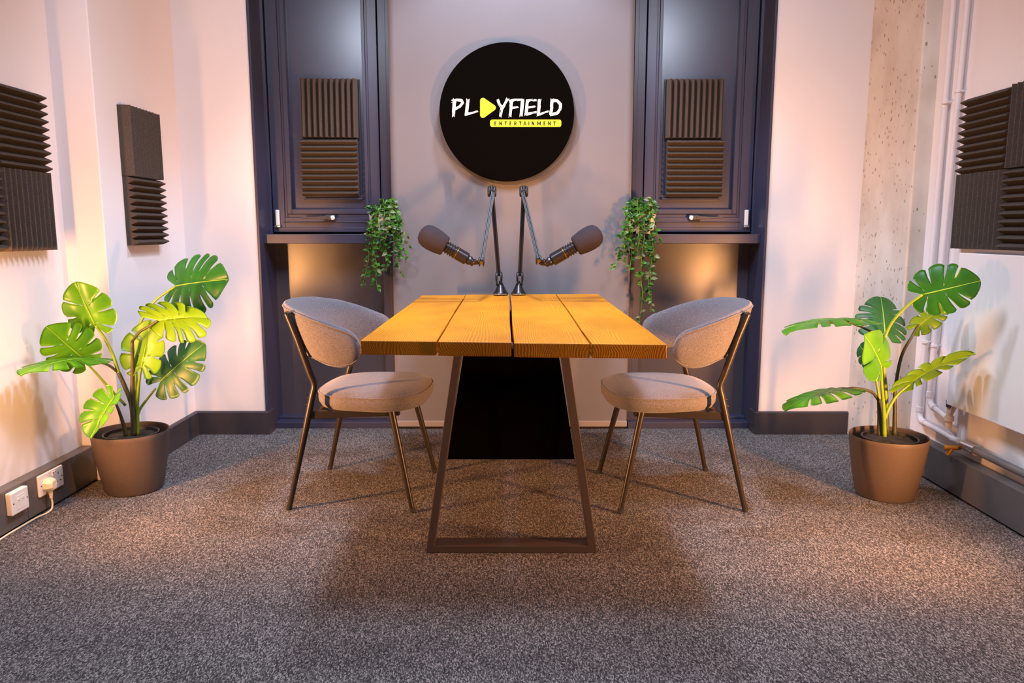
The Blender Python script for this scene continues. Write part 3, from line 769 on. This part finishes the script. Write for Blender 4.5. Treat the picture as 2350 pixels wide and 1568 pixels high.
# ------------------------------------------------------------------ pipes and radiator on the right wall
def pipe(name, label, cat, parts, group=None):
    """parts: (part name, list of tubes/boxes builder, material, parent index or None)"""
    o0 = parts[0][1][0][0][0]
    root = tag(empty(name, o0), label, cat, group); made = []
    for nm, tubes, m, par in parts:
        bm = BM()
        for pts, r in tubes: tube(bm, pts, r, 14)
        made.append(build(nm, bm, m, root if par is None else made[par], root.location, smooth=True))
    return root
def elbow(a, c, b, n=6):
    a, c, b = Vector(a), Vector(c), Vector(b)
    return [a*(1-t)**2 + c*2*t*(1-t) + b*t*t for t in [i/n for i in range(n+1)]]
X1 = 1.852
run1 = [(X1, 3.315, 3.25), (X1, 3.325, .275)] ; e1 = elbow((X1, 3.325, .275), (X1, 3.325, .236), (X1, 3.288, .230)); run1b = [(X1, 3.288, .230), (X1-.004, 2.975, .217)]
def clip(y, z, X=X1, r=.0112):
    return [([(1.877, y, z), (X, y, z)], .005), ([(X, y, z-.006), (X, y, z+.006)], r+.004), ([(X-.0, y-.022, z), (X, y+.022, z)], .0045)]
pipe('heating_pipe', 'thin white pipe running down beside the concrete column and along the ledge', 'pipe', [
    ('riser', [(run1, .0112)], M['pipe'], None), ('elbow', [(e1, .0135), ([(X1, 3.325, .27), (X1, 3.325, .292)], .0155), ([(X1, 3.296, .231), (X1, 3.272, .2295)], .0150)], M['pipe'], None),
    ('floor_run', [(run1b, .0112)], M['pipe'], None),
    ('pipe_clip', clip(3.316, 1.625), M['pipe'], None), ('pipe_clip', clip(3.322, .590), M['pipe'], None),
    ('pipe_clip', clip(3.05, .2198), M['pipe'], None)], 'white pipes on the right wall')
run2 = [(X1, 3.190, 3.25), (X1, 3.252, .372)]; e2 = elbow((X1, 3.252, .36), (X1, 3.252, .322), (X1, 3.218, .316)); run2b = [(X1, 3.218, .316), (X1-.012, 3.085, .298)]
pipe('heating_pipe', 'thin white pipe dropping behind the foam to the radiator valve', 'pipe', [
    ('riser', [(run2, .0112), ([(X1, 3.252, .372), (X1, 3.252, .358)], .0112)], M['pipe'], None), ('elbow', [(e2, .0135), ([(X1, 3.252, .352), (X1, 3.252, .378)], .0155), ([(X1, 3.222, .3165), (X1-.002, 3.200, .3135)], .0150)], M['pipe'], None),
    ('branch', [(run2b, .0112)], M['pipe'], None),
    ('pipe_clip', clip(3.226, 1.655), M['pipe'], None), ('pipe_clip', clip(3.248, .585), M['pipe'], None)], 'white pipes on the right wall')
pipe('heating_pipe', 'dark grey steel pipe below the radiator, running on from the white pipe', 'pipe', [
    ('run', [([(1.846, 2.968, .2165), (1.844, 1.9, .215)], .0155)], M['greypipe'], None),
    ('coupling', [([(1.846, 2.973, .2165), (1.846, 2.90, .2165)], .0185), ([(1.846, 2.905, .2165), (1.846, 2.885, .2165)], .0205)], M['chrome'], None)], 'grey pipe under the radiator')
pipe('drain_valve', 'small brass drain cock below the white pipe end by the right plant', 'valve', [
    ('body', [([(1.835, 2.985, .200), (1.800, 3.005, .196)], .0105), ([(1.846, 2.96, .212), (1.835, 2.985, .200)], .009)], M['copper'], None),
    ('spout', [([(1.815, 2.995, .192), (1.800, 3.000, .165)], .009)], M['copper'], 0),
    ('cap', [([(1.801, 3.004, .196), (1.793, 3.009, .195)], .013)], M['copper'], 0)])
rd = tag(empty('radiator', (1.82, 2.5, .37)), 'flat white panel radiator on the right wall under the foam tiles', 'radiator'); ro = rd.location.copy()
bm = BM(); box(bm, 1.803, 1.812, 2.02, 3.042, .370, .995); build('front_panel', bm, M['radiator'], rd, ro, bevel=.003)
bm = BM(); box(bm, 1.812, 1.848, 2.04, 3.030, .385, .982); build('core', bm, M['radiator'], rd, ro, bevel=.006)
for y in (2.75, 2.2):
    bm = BM(); box(bm, 1.846, 1.8765, y-.02, y+.02, .42, .95); build('wall_bracket', bm, M['radiator'], rd, ro)
bm = BM(); tube(bm, [(1.838, 3.068, .352), (1.838, 3.072, .262)], .0135, 14); tube(bm, [(1.838, 3.07, .312), (1.838, 3.07, .292)], .018, 14)
tube(bm, [(1.838, 3.07, .31), (1.838, 3.02, .395)], .010, 12)
vv = build('valve_tail', bm, M['copper_paint'], rd, ro, smooth=True)
bm = BM(); tube(bm, [(1.838, 3.066, .352), (1.838, 3.066, .380)], .019, 18); build('valve_collar', bm, M['slot'], vv, ro, smooth=True)

# ------------------------------------------------------------------ sockets and plug on the left trunking
XF = -1.815
def plate(name, label, cat, y0, y1, z0, z1, d=.010):
    root = tag(empty(name, (XF, (y0+y1)/2, (z0+z1)/2)), label, cat)
    bm = BM(); box(bm, XF, XF+d, y0, y1, z0, z1); build('faceplate', bm, M['plastic'], root, root.location, bevel=.004)
    return root
def yz(bm, y0, y1, z0, z1, x0, x1): box(bm, x0, x1, y0, y1, z0, z1)
r1 = plate('data_outlet', 'square white data outlet on the left trunking, nearer the left edge', 'data outlet', 2.572, 2.668, .066, .150, .022)
xf = XF+.022; o_ = r1.location
bm = BM(); yz(bm, 2.597, 2.645, .080, .132, xf, xf+.0012); md = build('module', bm, M['plastic'], r1, o_, bevel=.0006)
for y in (2.600, 2.624):
    bm = BM(); yz(bm, y, y+.018, .106, .122, xf+.001, xf+.0022); build('shutter', bm, M['plastic'], md, o_, bevel=.0004)
    bm = BM(); yz(bm, y+.006, y+.012, .112, .1135, xf+.0022, xf+.0026); build('port_mark', bm, M['slot'], md, o_)
for y in (2.583, 2.658):
    bm = BM(); tube(bm, [(xf, y, .108), (xf+.0008, y, .108)], .0028, 12); build('screw', bm, M['slot'], r1, o_)
r2 = plate('power_socket', 'white double power socket on the left trunking, plug in its left half', 'power socket', 2.750, 2.906, .070, .154, .010)
xf = XF+.010; o_ = r2.location
for y in (2.838, 2.852):
    bm = BM(); yz(bm, y-.006, y+.004, .1275, .146, xf, xf+.003); sw = build('switch', bm, M['plastic'], r2, o_, bevel=.001)
    bm = BM(); yz(bm, y-.004, y+.002, .140, .1445, xf+.003, xf+.0036); build('switch_mark', bm, M['red'], sw, o_)
for y, z, a, b in ((2.872, .130, .002, .0045), (2.861, .098, .0045, .002), (2.884, .098, .0045, .002)):
    bm = BM(); yz(bm, y-a, y+a, z-b, z+b, xf, xf+.0006); build('pin_hole', bm, M['slot'], r2, o_)
for y in (2.762, 2.895):
    bm = BM(); tube(bm, [(xf, y, .112), (xf+.0008, y, .112)], .0028, 12); build('screw', bm, M['slot'], r2, o_)
pg = tag(empty('power_plug', (xf, 2.792, .108)), 'cream plug with cable in the double socket on the left trunking', 'plug'); o_ = pg.location
bm = BM(); seg = []
outl = [(-.025, -.012), (-.012, -.026), (.012, -.026), (.025, -.012), (.025, .010), (.014, .024), (-.014, .024), (-.025, .010)]
loft(bm, [[Vector((xf + d, 2.792 + a*q, .110 + b*q)) for a, b in outl] for d, q in ((0.0003, 1.0), (.016, 1.0), (.030, .82), (.034, .60))])
build('plug_body', bm, M['cream'], pg, o_, bevel=.002)
bm = BM()
for k in range(5):
    zz = .086 - k*.0062; tube(bm, [(xf+.015, 2.792, zz), (xf+.015, 2.792, zz-.0042)], .0088-.0008*k, 14)
tube(bm, [(xf+.015, 2.792, .088), (xf+.015, 2.792, .055)], .0052, 12)
build('strain_relief', bm, M['cream'], pg, o_, smooth=True)
bm = BM(); tube(bm, smooth_path([(xf+.015, 2.792, .058), (xf+.015, 2.796, .034), (xf+.014, 2.790, .012), (xf+.010, 2.765, .0045), (-1.806, 2.715, .0042), (-1.808, 2.610, .0042), (-1.806, 2.52, .0042), (-1.79, 2.35, .0042)], 8), .0036, 10)
build('cable', bm, M['cream'], pg, o_, smooth='all')

# ------------------------------------------------------------------ monstera plants
def leaf(parent, origin, B, T, nrm, wid=.95, top='leaf_dark', under='leaf_under', fold=.12, droop=.5, lobes=5, seed=0, gap_=.011, slit0=.46, side_droop=.5, curl=0):
    rg = random.Random(seed)
    B, T = Vector(B), Vector(T); Yv = (T-B); L = Yv.length; Yv.normalize()
    if not hasattr(nrm, '__len__'):              # a tilt in degrees: 0 lies level along the sight line, positive shows the upper side
        view = ((B+T)/2 - Vector((0, 0, CAM_H))).normalized()
        n0 = Yv.cross(view); n0 = n0 if n0.z > 0 else -n0; n0.normalize()
        a_ = math.radians(nrm); nrm = n0*math.cos(a_) - view*math.sin(a_)
    Nv = Vector(nrm); Nv = (Nv - Yv*Nv.dot(Yv)).normalized(); Xv = Yv.cross(Nv)
    # keep the chord length although the blade droops
    def interp(tab, t):
        for (a, va), (b, vb) in zip(tab, tab[1:]):
            if t <= b: return va + (vb-va)*(t-a)/(b-a)
        return tab[-1][1]
    al_tab = [(0, 150), (.12, 122), (.28, 100), (.5, 74), (.72, 50), (.88, 24), (1, 0)]
    r_tab = [(0, .27), (.10, .40), (.25, .475), (.45, .50), (.65, .465), (.82, .36), (1, .27)]
    def pos(t, s, side):
        m_ = .73*t**1.05*L
        a = math.radians(interp(al_tab, t)); r = interp(r_tab, t)*L*s
        wx = wid if True else 1
        return side*r*math.sin(a)*wx, m_ + r*math.cos(a)
    def bend(x, y, bump_):
        xa = abs(x)
        z = fold*xa*2 - side_droop*xa*xa/L*2 + bump_
        v = y/L
        z -= droop*L*.5*(v*v - v) *-1 * 1.0 if False else 0
        z += droop*L*.55*v*(1-v)                     # arches between base and tip
        z += curl*L*max(0, -v)*1.0
        return B + Xv*x + Yv*y + Nv*z
    bm = BM(); nc, nr = 9, 6
    cuts = [0.0] + [(.13 + .73*(k/(lobes-1)))for k in range(lobes-1)] + [1.0]
    for side in (-1, 1):
        cc = [c + (rg.uniform(-.03, .03) if 0 < c < 1 else 0) for c in cuts]
        s0s = [rg.uniform(slit0-.12, slit0+.14) for _ in cc]
        wave = [rg.uniform(-.5, 1) for _ in cc]
        for k in range(lobes):
            ta, tb_ = cc[k], cc[k+1]
            grid = []
            for i in range(nr+1):
                tau = i/nr; row = []
                for j in range(nc+1):
                    s = j/nc
                    def g(idx):
                        if idx == 0 or idx == lobes: return 0
                        q = max(0, (s - s0s[idx])/(1-s0s[idx])); hole = 1.0 if .16 < s < .30 and (idx+seed) % 2 == 0 else 0
                        return gap_*(min(1, q*3.0)**.7)*(1+.5*q) + hole*gap_*.55
                    t = (ta+g(k))*(1-tau) + (tb_-g(k+1))*tau
                    edge = 1 - .085*abs(2*tau-1)**3*(1 if lobes > k > 0 else .6) - (.0 if k < lobes-1 else .0)
                    x, y = pos(t, s*edge, side)
                    bmp = .030*L*(1-(2*tau-1)**2)*s**.8*.55*(1 + .5*wave[k]) - .018*L*s*s*wave[k]
                    row.append(bm.verts.new(bend(x, y, bmp)))
                grid.append(row)
            for i in range(nr):
                for j in range(nc):
                    q = (grid[i][j], grid[i][j+1], grid[i+1][j+1], grid[i+1][j])
                    bm.faces.new(q if side > 0 else q[::-1])
    bmesh.ops.remove_doubles(bm, verts=bm.verts, dist=L*.0022)
    bmesh.ops.dissolve_degenerate(bm, edges=bm.edges, dist=1e-6)
    bm.normal_update()
    # make the upper side look along Nv
    if sum((f.normal.dot(Nv)*f.calc_area() for f in bm.faces)) < 0: bmesh.ops.reverse_faces(bm, faces=bm.faces); bm.normal_update()
    tops = list(bm.faces); nv = {v: v.normal.copy() for v in bm.verts}
    dup = {v: bm.verts.new(v.co - nv[v]*.0012) for v in list(bm.verts)}
    for f in tops:
        f.smooth = True
        try:
            g = bm.faces.new([dup[v] for v in f.verts][::-1]); g.material_index = 1; g.smooth = True
        except ValueError: pass
    for e in [e for e in bm.edges if len(e.link_faces) == 1 and e.verts[0] in dup and e.verts[1] in dup]:
        a, b = e.verts
        try: bm.faces.new((a, b, dup[b], dup[a]))
        except ValueError: pass
    me = build('leaf', bm, [M[top], M[under]], parent, origin, recalc=False)
    for p in me.data.polygons: p.use_smooth = True
    bm = BM(); pts = [bend(0, L*v, .0006) for v in [i/10 for i in range(11)]]
    tube(bm, pts, [.0030, .0008], 6); build('midrib', bm, M['midrib'], me, origin, smooth='all')
    return me
def planter(name, label, cx, cy):
    root = tag(empty(name, (cx, cy, 0)), label, 'potted plant', 'potted monsteras in the corners'); o = root.location.copy()
    T = Matrix.Translation((cx, cy, 0))
    bm = BM(); lathe(bm, [(0, 0), (.104, 0), (.110, .003), (.1165, .02), (.131, .10), (.143, .18), (.149, .235), (.1505, .250), (.1485, .255), (.1455, .253), (.144, .24), (.136, .16), (.112, .03), (0, .03)], 72, T)
    build('planter', bm, M['planter'], root, o, smooth=True)
    ncx, ncy = cx + (.012 if cx < 0 else -.004), cy - .018
    T2 = Matrix.Translation((ncx, ncy, 0))
    bm = BM(); lathe(bm, [(0, .032), (.085, .032), (.092, .05), (.104, .240), (.108, .241), (.108, .250), (.105, .251), (.102, .249), (.0985, .232), (0, .232)], 56, T2)
    nur = build('nursery_pot', bm, M['nursery'], root, o, smooth=True)
    bm = BM(); rg = random.Random(3); rings = [[bm.verts.new((ncx, ncy, .240))]]
    for r in (.03, .06, .085, .0985): rings.append([bm.verts.new((ncx+r*math.cos(k*PI/18), ncy+r*math.sin(k*PI/18), .236+rg.uniform(-.002, .004))) for k in range(36)])
    for k in range(36): bm.faces.new((rings[0][0], rings[1][k], rings[1][(k+1) % 36]))
    for a, b in zip(rings[1:], rings[2:]):
        for k in range(36): bm.faces.new((a[k], b[k], b[(k+1) % 36], a[(k+1) % 36]))
    build('soil', bm, M['soil'], nur, o, smooth='all')
    return root, o
def stem(root, o, pts, r0, r1, m):
    bm = BM(); tube(bm, smooth_path(pts, 7), [r0, r1], 10); build('stem', bm, M[m], root, o, smooth='all')
def LP(x, y, Y): return at(x/2.24, 560+y/2.24, Y=Y)
def RP(x, y, Y): return at(1750+x/2.24, 560+y/2.24, Y=Y)
CAMN = Vector((0, -1, .12))

root, o = planter('potted_monstera', 'potted monstera in a brown planter in the left corner, beside the sockets', -1.600, 3.055)
K = 3.03
# petioles and canes
stem(root, o, [LP(688, 985, K), LP(684, 880, K), LP(680, 780, K), LP(682, 640, K-.01), LP(680, 500, K-.02)], .0115, .0065, 'stem_d')
stem(root, o, [LP(680, 502, K-.02), LP(715, 455, K-.04), LP(765, 425, K-.05), LP(812, 394, K-.06)], .0060, .0045, 'stem_d')
stem(root, o, [LP(686, 975, K+.01), LP(676, 830, K+.01), LP(640, 730, K+.01), LP(610, 665, K)], .0100, .0085, 'stem_d')
stem(root, o, [LP(610, 665, K), LP(580, 570, K), LP(535, 480, K-.04), LP(490, 420, K-.07)], .0075, .0045, 'stem_g')
stem(root, o, [LP(606, 660, K), LP(560, 625, K-.03), LP(505, 608, K-.06), LP(440, 608, K-.09)], .0058, .0040, 'stem_d')
stem(root, o, [LP(645, 830, K+.02), LP(560, 740, K-.02), LP(490, 660, K-.06), LP(432, 598, K-.10)], .0060, .0040, 'stem_g')
stem(root, o, [LP(710, 985, K+.01), LP(706, 860, K+.01), LP(712, 740, K), LP(724, 640, K-.01)], .0085, .0045, 'stem_g')
stem(root, o, [LP(708, 880, K+.02), LP(722, 845, K+.03), LP(755, 800, K+.04), LP(800, 742, K+.05)], .0062, .0042, 'stem_g')
stem(root, o, [LP(700, 985, K+.03), LP(700, 800, K+.05), LP(698, 560, K+.06), LP(712, 430, K+.06), LP(790, 300, K+.06), LP(905, 216, K+.05)], .0080, .0042, 'stem_g')
stem(root, o, [LP(648, 985, K-.03), LP(632, 920, K-.05), LP(608, 850, K-.09), LP(583, 792, K-.11)], .0085, .0045, 'stem_d')
# leaves
leaf(root, o, LP(905, 216, K+.05), LP(1180, 182, K-.06), (-.15, -1, .35), .95, 'leaf_dark', seed=1, fold=.10, droop=.25, lobes=6)
leaf(root, o, LP(812, 394, K-.06), LP(1075, 382, K-.14), -56, .92, 'leaf_mid', 'leaf_lime', seed=2, fold=.10, droop=.30, lobes=6)
leaf(root, o, LP(726, 632, K-.01), LP(772, 385, K+.03), (.12, 1, -.10), .98, 'leaf_mid', 'leaf_lime', seed=4, fold=.14, droop=.12, lobes=4)
leaf(root, o, LP(826, 705, K+.05), LP(1058, 508, K+.10), (-.22, -1, .42), .92, 'leaf_deep', seed=3, fold=.08, droop=.2, lobes=6)
leaf(root, o, LP(490, 420, K-.07), LP(385, 190, K-.12), (.22, -1, .20), .98, 'leaf_mid', seed=5, fold=.16, droop=.15, lobes=4)
leaf(root, o, LP(430, 590, K-.10), LP(232, 420, K-.22), (.28, -1, .28), 1.0, 'leaf_mid', seed=6, fold=.12, droop=.15, lobes=5)
leaf(root, o, LP(455, 590, K-.12), LP(95, 680, K-.40), 17, .78, 'leaf_mid', seed=7, fold=.10, droop=.40, lobes=6)
leaf(root, o, LP(586, 790, K-.11), LP(470, 1010, K-.20), (-.30, -.75, .45), .90, 'leaf_mid', seed=8, fold=.42, droop=.35, lobes=5, curl=.2)

root, o = planter('potted_monstera', 'potted monstera in a brown planter in the right corner, by the white pipes', 1.545, 2.985)
K = 2.96
stem(root, o, [RP(600, 985, K), RP(602, 900, K), RP(598, 800, K)], .0105, .0075, 'stem_d')
stem(root, o, [RP(598, 805, K), RP(560, 762, K-.03), RP(480, 742, K-.06), RP(405, 748, K-.08)], .0062, .0045, 'stem_d')
stem(root, o, [RP(602, 800, K+.01), RP(588, 720, K+.01), RP(574, 655, K+.01), RP(562, 600, K+.02)], .0060, .0040, 'stem_g')
stem(root, o, [RP(627, 990, K-.02), RP(624, 860, K-.03), RP(614, 740, K-.05), RP(609, 625, K-.08)], .0085, .0045, 'stem_g')
stem(root, o, [RP(640, 980, K+.02), RP(632, 760, K+.03), RP(618, 600, K+.03), RP(620, 500, K+.02), RP(632, 462, K+.02)], .0105, .0050, 'stem_d')
stem(root, o, [RP(640, 860, K+.02), RP(622, 560, K-.01), RP(650, 430, K-.03), RP(735, 325, K-.09), RP(822, 260, K-.13)], .0065, .0050, 'stem_g')
stem(root, o, [RP(625, 560, K), RP(596, 478, K-.02), RP(520, 432, K-.05), RP(440, 402, K-.08)], .0055, .0042, 'stem_d')
stem(root, o, [RP(678, 985, K+.03), RP(680, 860, K+.04), RP(682, 750, K+.05), RP(712, 585, K+.06), RP(765, 480, K+.05), RP(804, 410, K+.05)], .0090, .0045, 'stem_d')
stem(root, o, [RP(630, 900, K-.02), RP(648, 850, K-.02), RP(690, 780, K-.02), RP(758, 720, K-.02)], .0075, .0045, 'stem_g')
leaf(root, o, RP(822, 260, K-.13), RP(1128, 187, K-.26), (.05, -1, .15), .98, 'leaf_dark', seed=11, fold=.10, droop=.15, lobes=5)
leaf(root, o, RP(628, 452, K+.02), RP(606, 268, K+.16), (-.05, -.80, .62), 1.05, 'leaf_deep', seed=12, fold=.06, droop=.2, lobes=6)
leaf(root, o, RP(470, 392, K-.06), RP(112, 470, K-.20), 13, .75, 'leaf_mid', seed=13, fold=.08, droop=.55, lobes=6)
leaf(root, o, RP(609, 628, K-.08), RP(520, 462, K-.14), (.25, -.95, .35), 1.05, 'leaf_mid', seed=14, fold=.22, droop=.25, lobes=3)
leaf(root, o, RP(752, 722, K-.02), RP(1100, 562, K-.20), -17, .80, 'leaf_mid', 'leaf_lime', seed=15, fold=.18, droop=.45, lobes=6)
leaf(root, o, RP(410, 748, K-.08), RP(108, 862, K-.16), 23, .80, 'leaf_mid', seed=16, fold=.10, droop=.50, lobes=6)
leaf(root, o, RP(798, 425, K+.05), RP(972, 300, K+.0), (-.2, .9, .2), .85, 'leaf_mid', 'leaf_lime', seed=17, fold=.12, droop=.2, lobes=5)
leaf(root, o, RP(562, 598, K+.02), RP(500, 520, K+.13), (-.85, -.35, .25), .9, 'leaf_deep', seed=18, fold=.15, droop=.2, lobes=4)

# ------------------------------------------------------------------ trailing plants on the sills
def ivy_leaf(bm, p, d, n, L, mi):
    d = d.normalized(); n = (n - d*n.dot(d)).normalized(); x = d.cross(n); w = L*.30
    P = [p, p + d*L*.28 + x*w*.8 + n*.12*L, p + d*L*.55 + x*w*.85 + n*.10*L, p + d*L - n*.10*L, p + d*L*.55 - x*w*.85 + n*.10*L, p + d*L*.28 - x*w*.8 + n*.12*L, p + d*L*.3, p + d*L*.62]
    v = [bm.verts.new(q) for q in P]; u = [bm.verts.new(q - n*.0006) for q in P]
    for f in ((0, 1, 6), (1, 2, 7, 6), (2, 3, 7), (3, 4, 7), (4, 5, 6, 7), (5, 0, 6)):
        a = bm.faces.new([v[i] for i in f]); b = bm.faces.new([u[i] for i in f][::-1])
        a.material_index = b.material_index = mi
    ring = [0, 1, 2, 3, 4, 5]
    for a, b in zip(ring, ring[1:]+ring[:1]):
        f = bm.faces.new((v[b], v[a], u[a], u[b])); f.material_index = mi
def keep_clear(bm):                           # leaves stop short of the blind beside the sill
    for v in bm.verts:
        if abs(v.co.x) < .655 and v.co.y > 4.006: v.co.y = 4.006 - .2*(v.co.y-4.006)
def trailing(label, s, cx, seed, vines):
    rg = random.Random(seed); cy, zb = 4.034, 1.066
    root = tag(empty('trailing_plant', (cx, cy, zb)), label, 'trailing plant', 'trailing plants on the window sills'); o = root.location.copy()
    bm = BM(); lathe(bm, [(0, 0), (.043, 0), (.045, .003), (.0575, .108), (.0575, .112), (.0545, .112), (.053, .105), (.050, .095), (0, .095)], 40, Matrix.Translation(o))
    build('pot', bm, M['white_pot'], root, o, smooth=True)
    for ang, out, length, dx in vines:
        top = Vector((cx + .03*math.cos(ang), cy + .03*math.sin(ang), zb+.100))
        rim = Vector((cx + (.062+out*.4)*math.cos(ang)+dx*.15, min(cy + (.066+out*.5)*math.sin(ang), 3.975), zb+.128+rg.uniform(-.02, .05)))
        pts = [top, (top+rim)/2 + Vector((0, 0, .03)), rim]
        n = max(2, int(length/.07)); x, y = rim.x, min(rim.y, 3.962 - rg.uniform(0, .03))
        for i in range(1, n+1):
            f = i/n
            pts.append(Vector((x + dx*f + rg.uniform(-.012, .012), y - out*.4*min(1, f*2) + rg.uniform(-.006, .006), rim.z - length*f)))
        path = smooth_path(pts, 5)
        bm = BM(); tube(bm, path, [.0017, .0009], 5)
        for f in bm.faces: f.material_index = 3
        acc = 0
        for a, b in zip(path, path[1:]):
            acc += (b-a).length
            while acc > .0115:
                acc -= .0115
                th = rg.uniform(0, 2*PI); dirv = Vector((math.cos(th), math.sin(th)*.8 - .35, rg.uniform(-.75, .45)))
                nn = Vector((rg.uniform(-.6, .6), -1 + rg.uniform(-.3, .5), rg.uniform(.1, 1.0)))
                p = a.copy(); p.y = min(p.y, 3.972) if p.z < zb + .02 else p.y
                L = rg.uniform(.022, .040)
                tip = p + dirv.normalized()*L
                if tip.z < zb+.13 and tip.y > 3.978 and tip.z < 1.08: dirv.y = -abs(dirv.y)
                if tip.z >= 1.06 and (Vector((tip.x-cx, tip.y-cy)).length < .058): continue
                if tip.y > 4.02: dirv.y = -abs(dirv.y)
                fade = rg.random()
                ivy_leaf(bm, p, dirv, nn, L, 0 if fade < .42 else (1 if fade < .82 else 2))
        keep_clear(bm)
        build('vine', bm, [M['ivy_dark'], M['ivy_mid'], M['ivy_pale'], M['stem_g']], root, o, recalc=False)
    bm = BM()                                                     # bushy crown above the pot
    for k in range(120):
        th = rg.uniform(0, 2*PI); r = rg.uniform(0, .050); q = Vector((cx + r*math.cos(th), cy + r*math.sin(th)*.8 - .01, zb+.108+rg.uniform(0, .035)))
        dirv = Vector((math.cos(th)*1.1, math.sin(th)*.8 - .5, rg.uniform(.0, 1.0)))
        if math.cos(th)*s > .15 and rg.random() < .75: continue
        if q.y + .035*max(0, dirv.y) > 4.06: dirv.y = -abs(dirv.y)
        ivy_leaf(bm, q, dirv, Vector((rg.uniform(-.5, .5), -.7, 1)), rg.uniform(.022, .042), 0 if rg.random() < .45 else 1)
    keep_clear(bm)
    build('crown', bm, [M['ivy_dark'], M['ivy_mid']], root, o, recalc=False)
rgv = random.Random(8)
vl = [(-PI/2 - .15 + (i/8)*1.6, .02+rgv.random()*.05, rgv.uniform(.16, .40), (i/8-.30)*.11 + rgv.uniform(-.025, .025)) for i in range(9)]
vl += [(-PI/2-.1, .04, .43, .0), (-PI/2+.9, .05, .20, .05), (-.3, .03, .24, .03), (-.6, .05, .30, .035), (-PI/2-.3, .02, .40, .0), (-.2, .05, .14, .06), (.1, .04, .18, .05)]
trailing('trailing green plant in a white pot on the left window sill', -1, -.703, 21, vl)
vr = [(-PI/2 + .15 - (i/8)*1.6, .02+rgv.random()*.05, rgv.uniform(.16, .36), -(i/8-.30)*.11 + rgv.uniform(-.025, .025)) for i in range(9)]
vr += [(-PI/2-1.0, .05, .20, -.06), (PI+.4, .04, .26, -.045), (PI+.6, .05, .32, -.03), (-PI/2+.2, .03, .58, .0), (-PI/2-.2, .03, .60, -.01), (-PI/2+.2, .03, .48, .01)]
trailing('trailing green plant in a white pot on the right window sill, with longer vines', 1, .706, 22, vr)
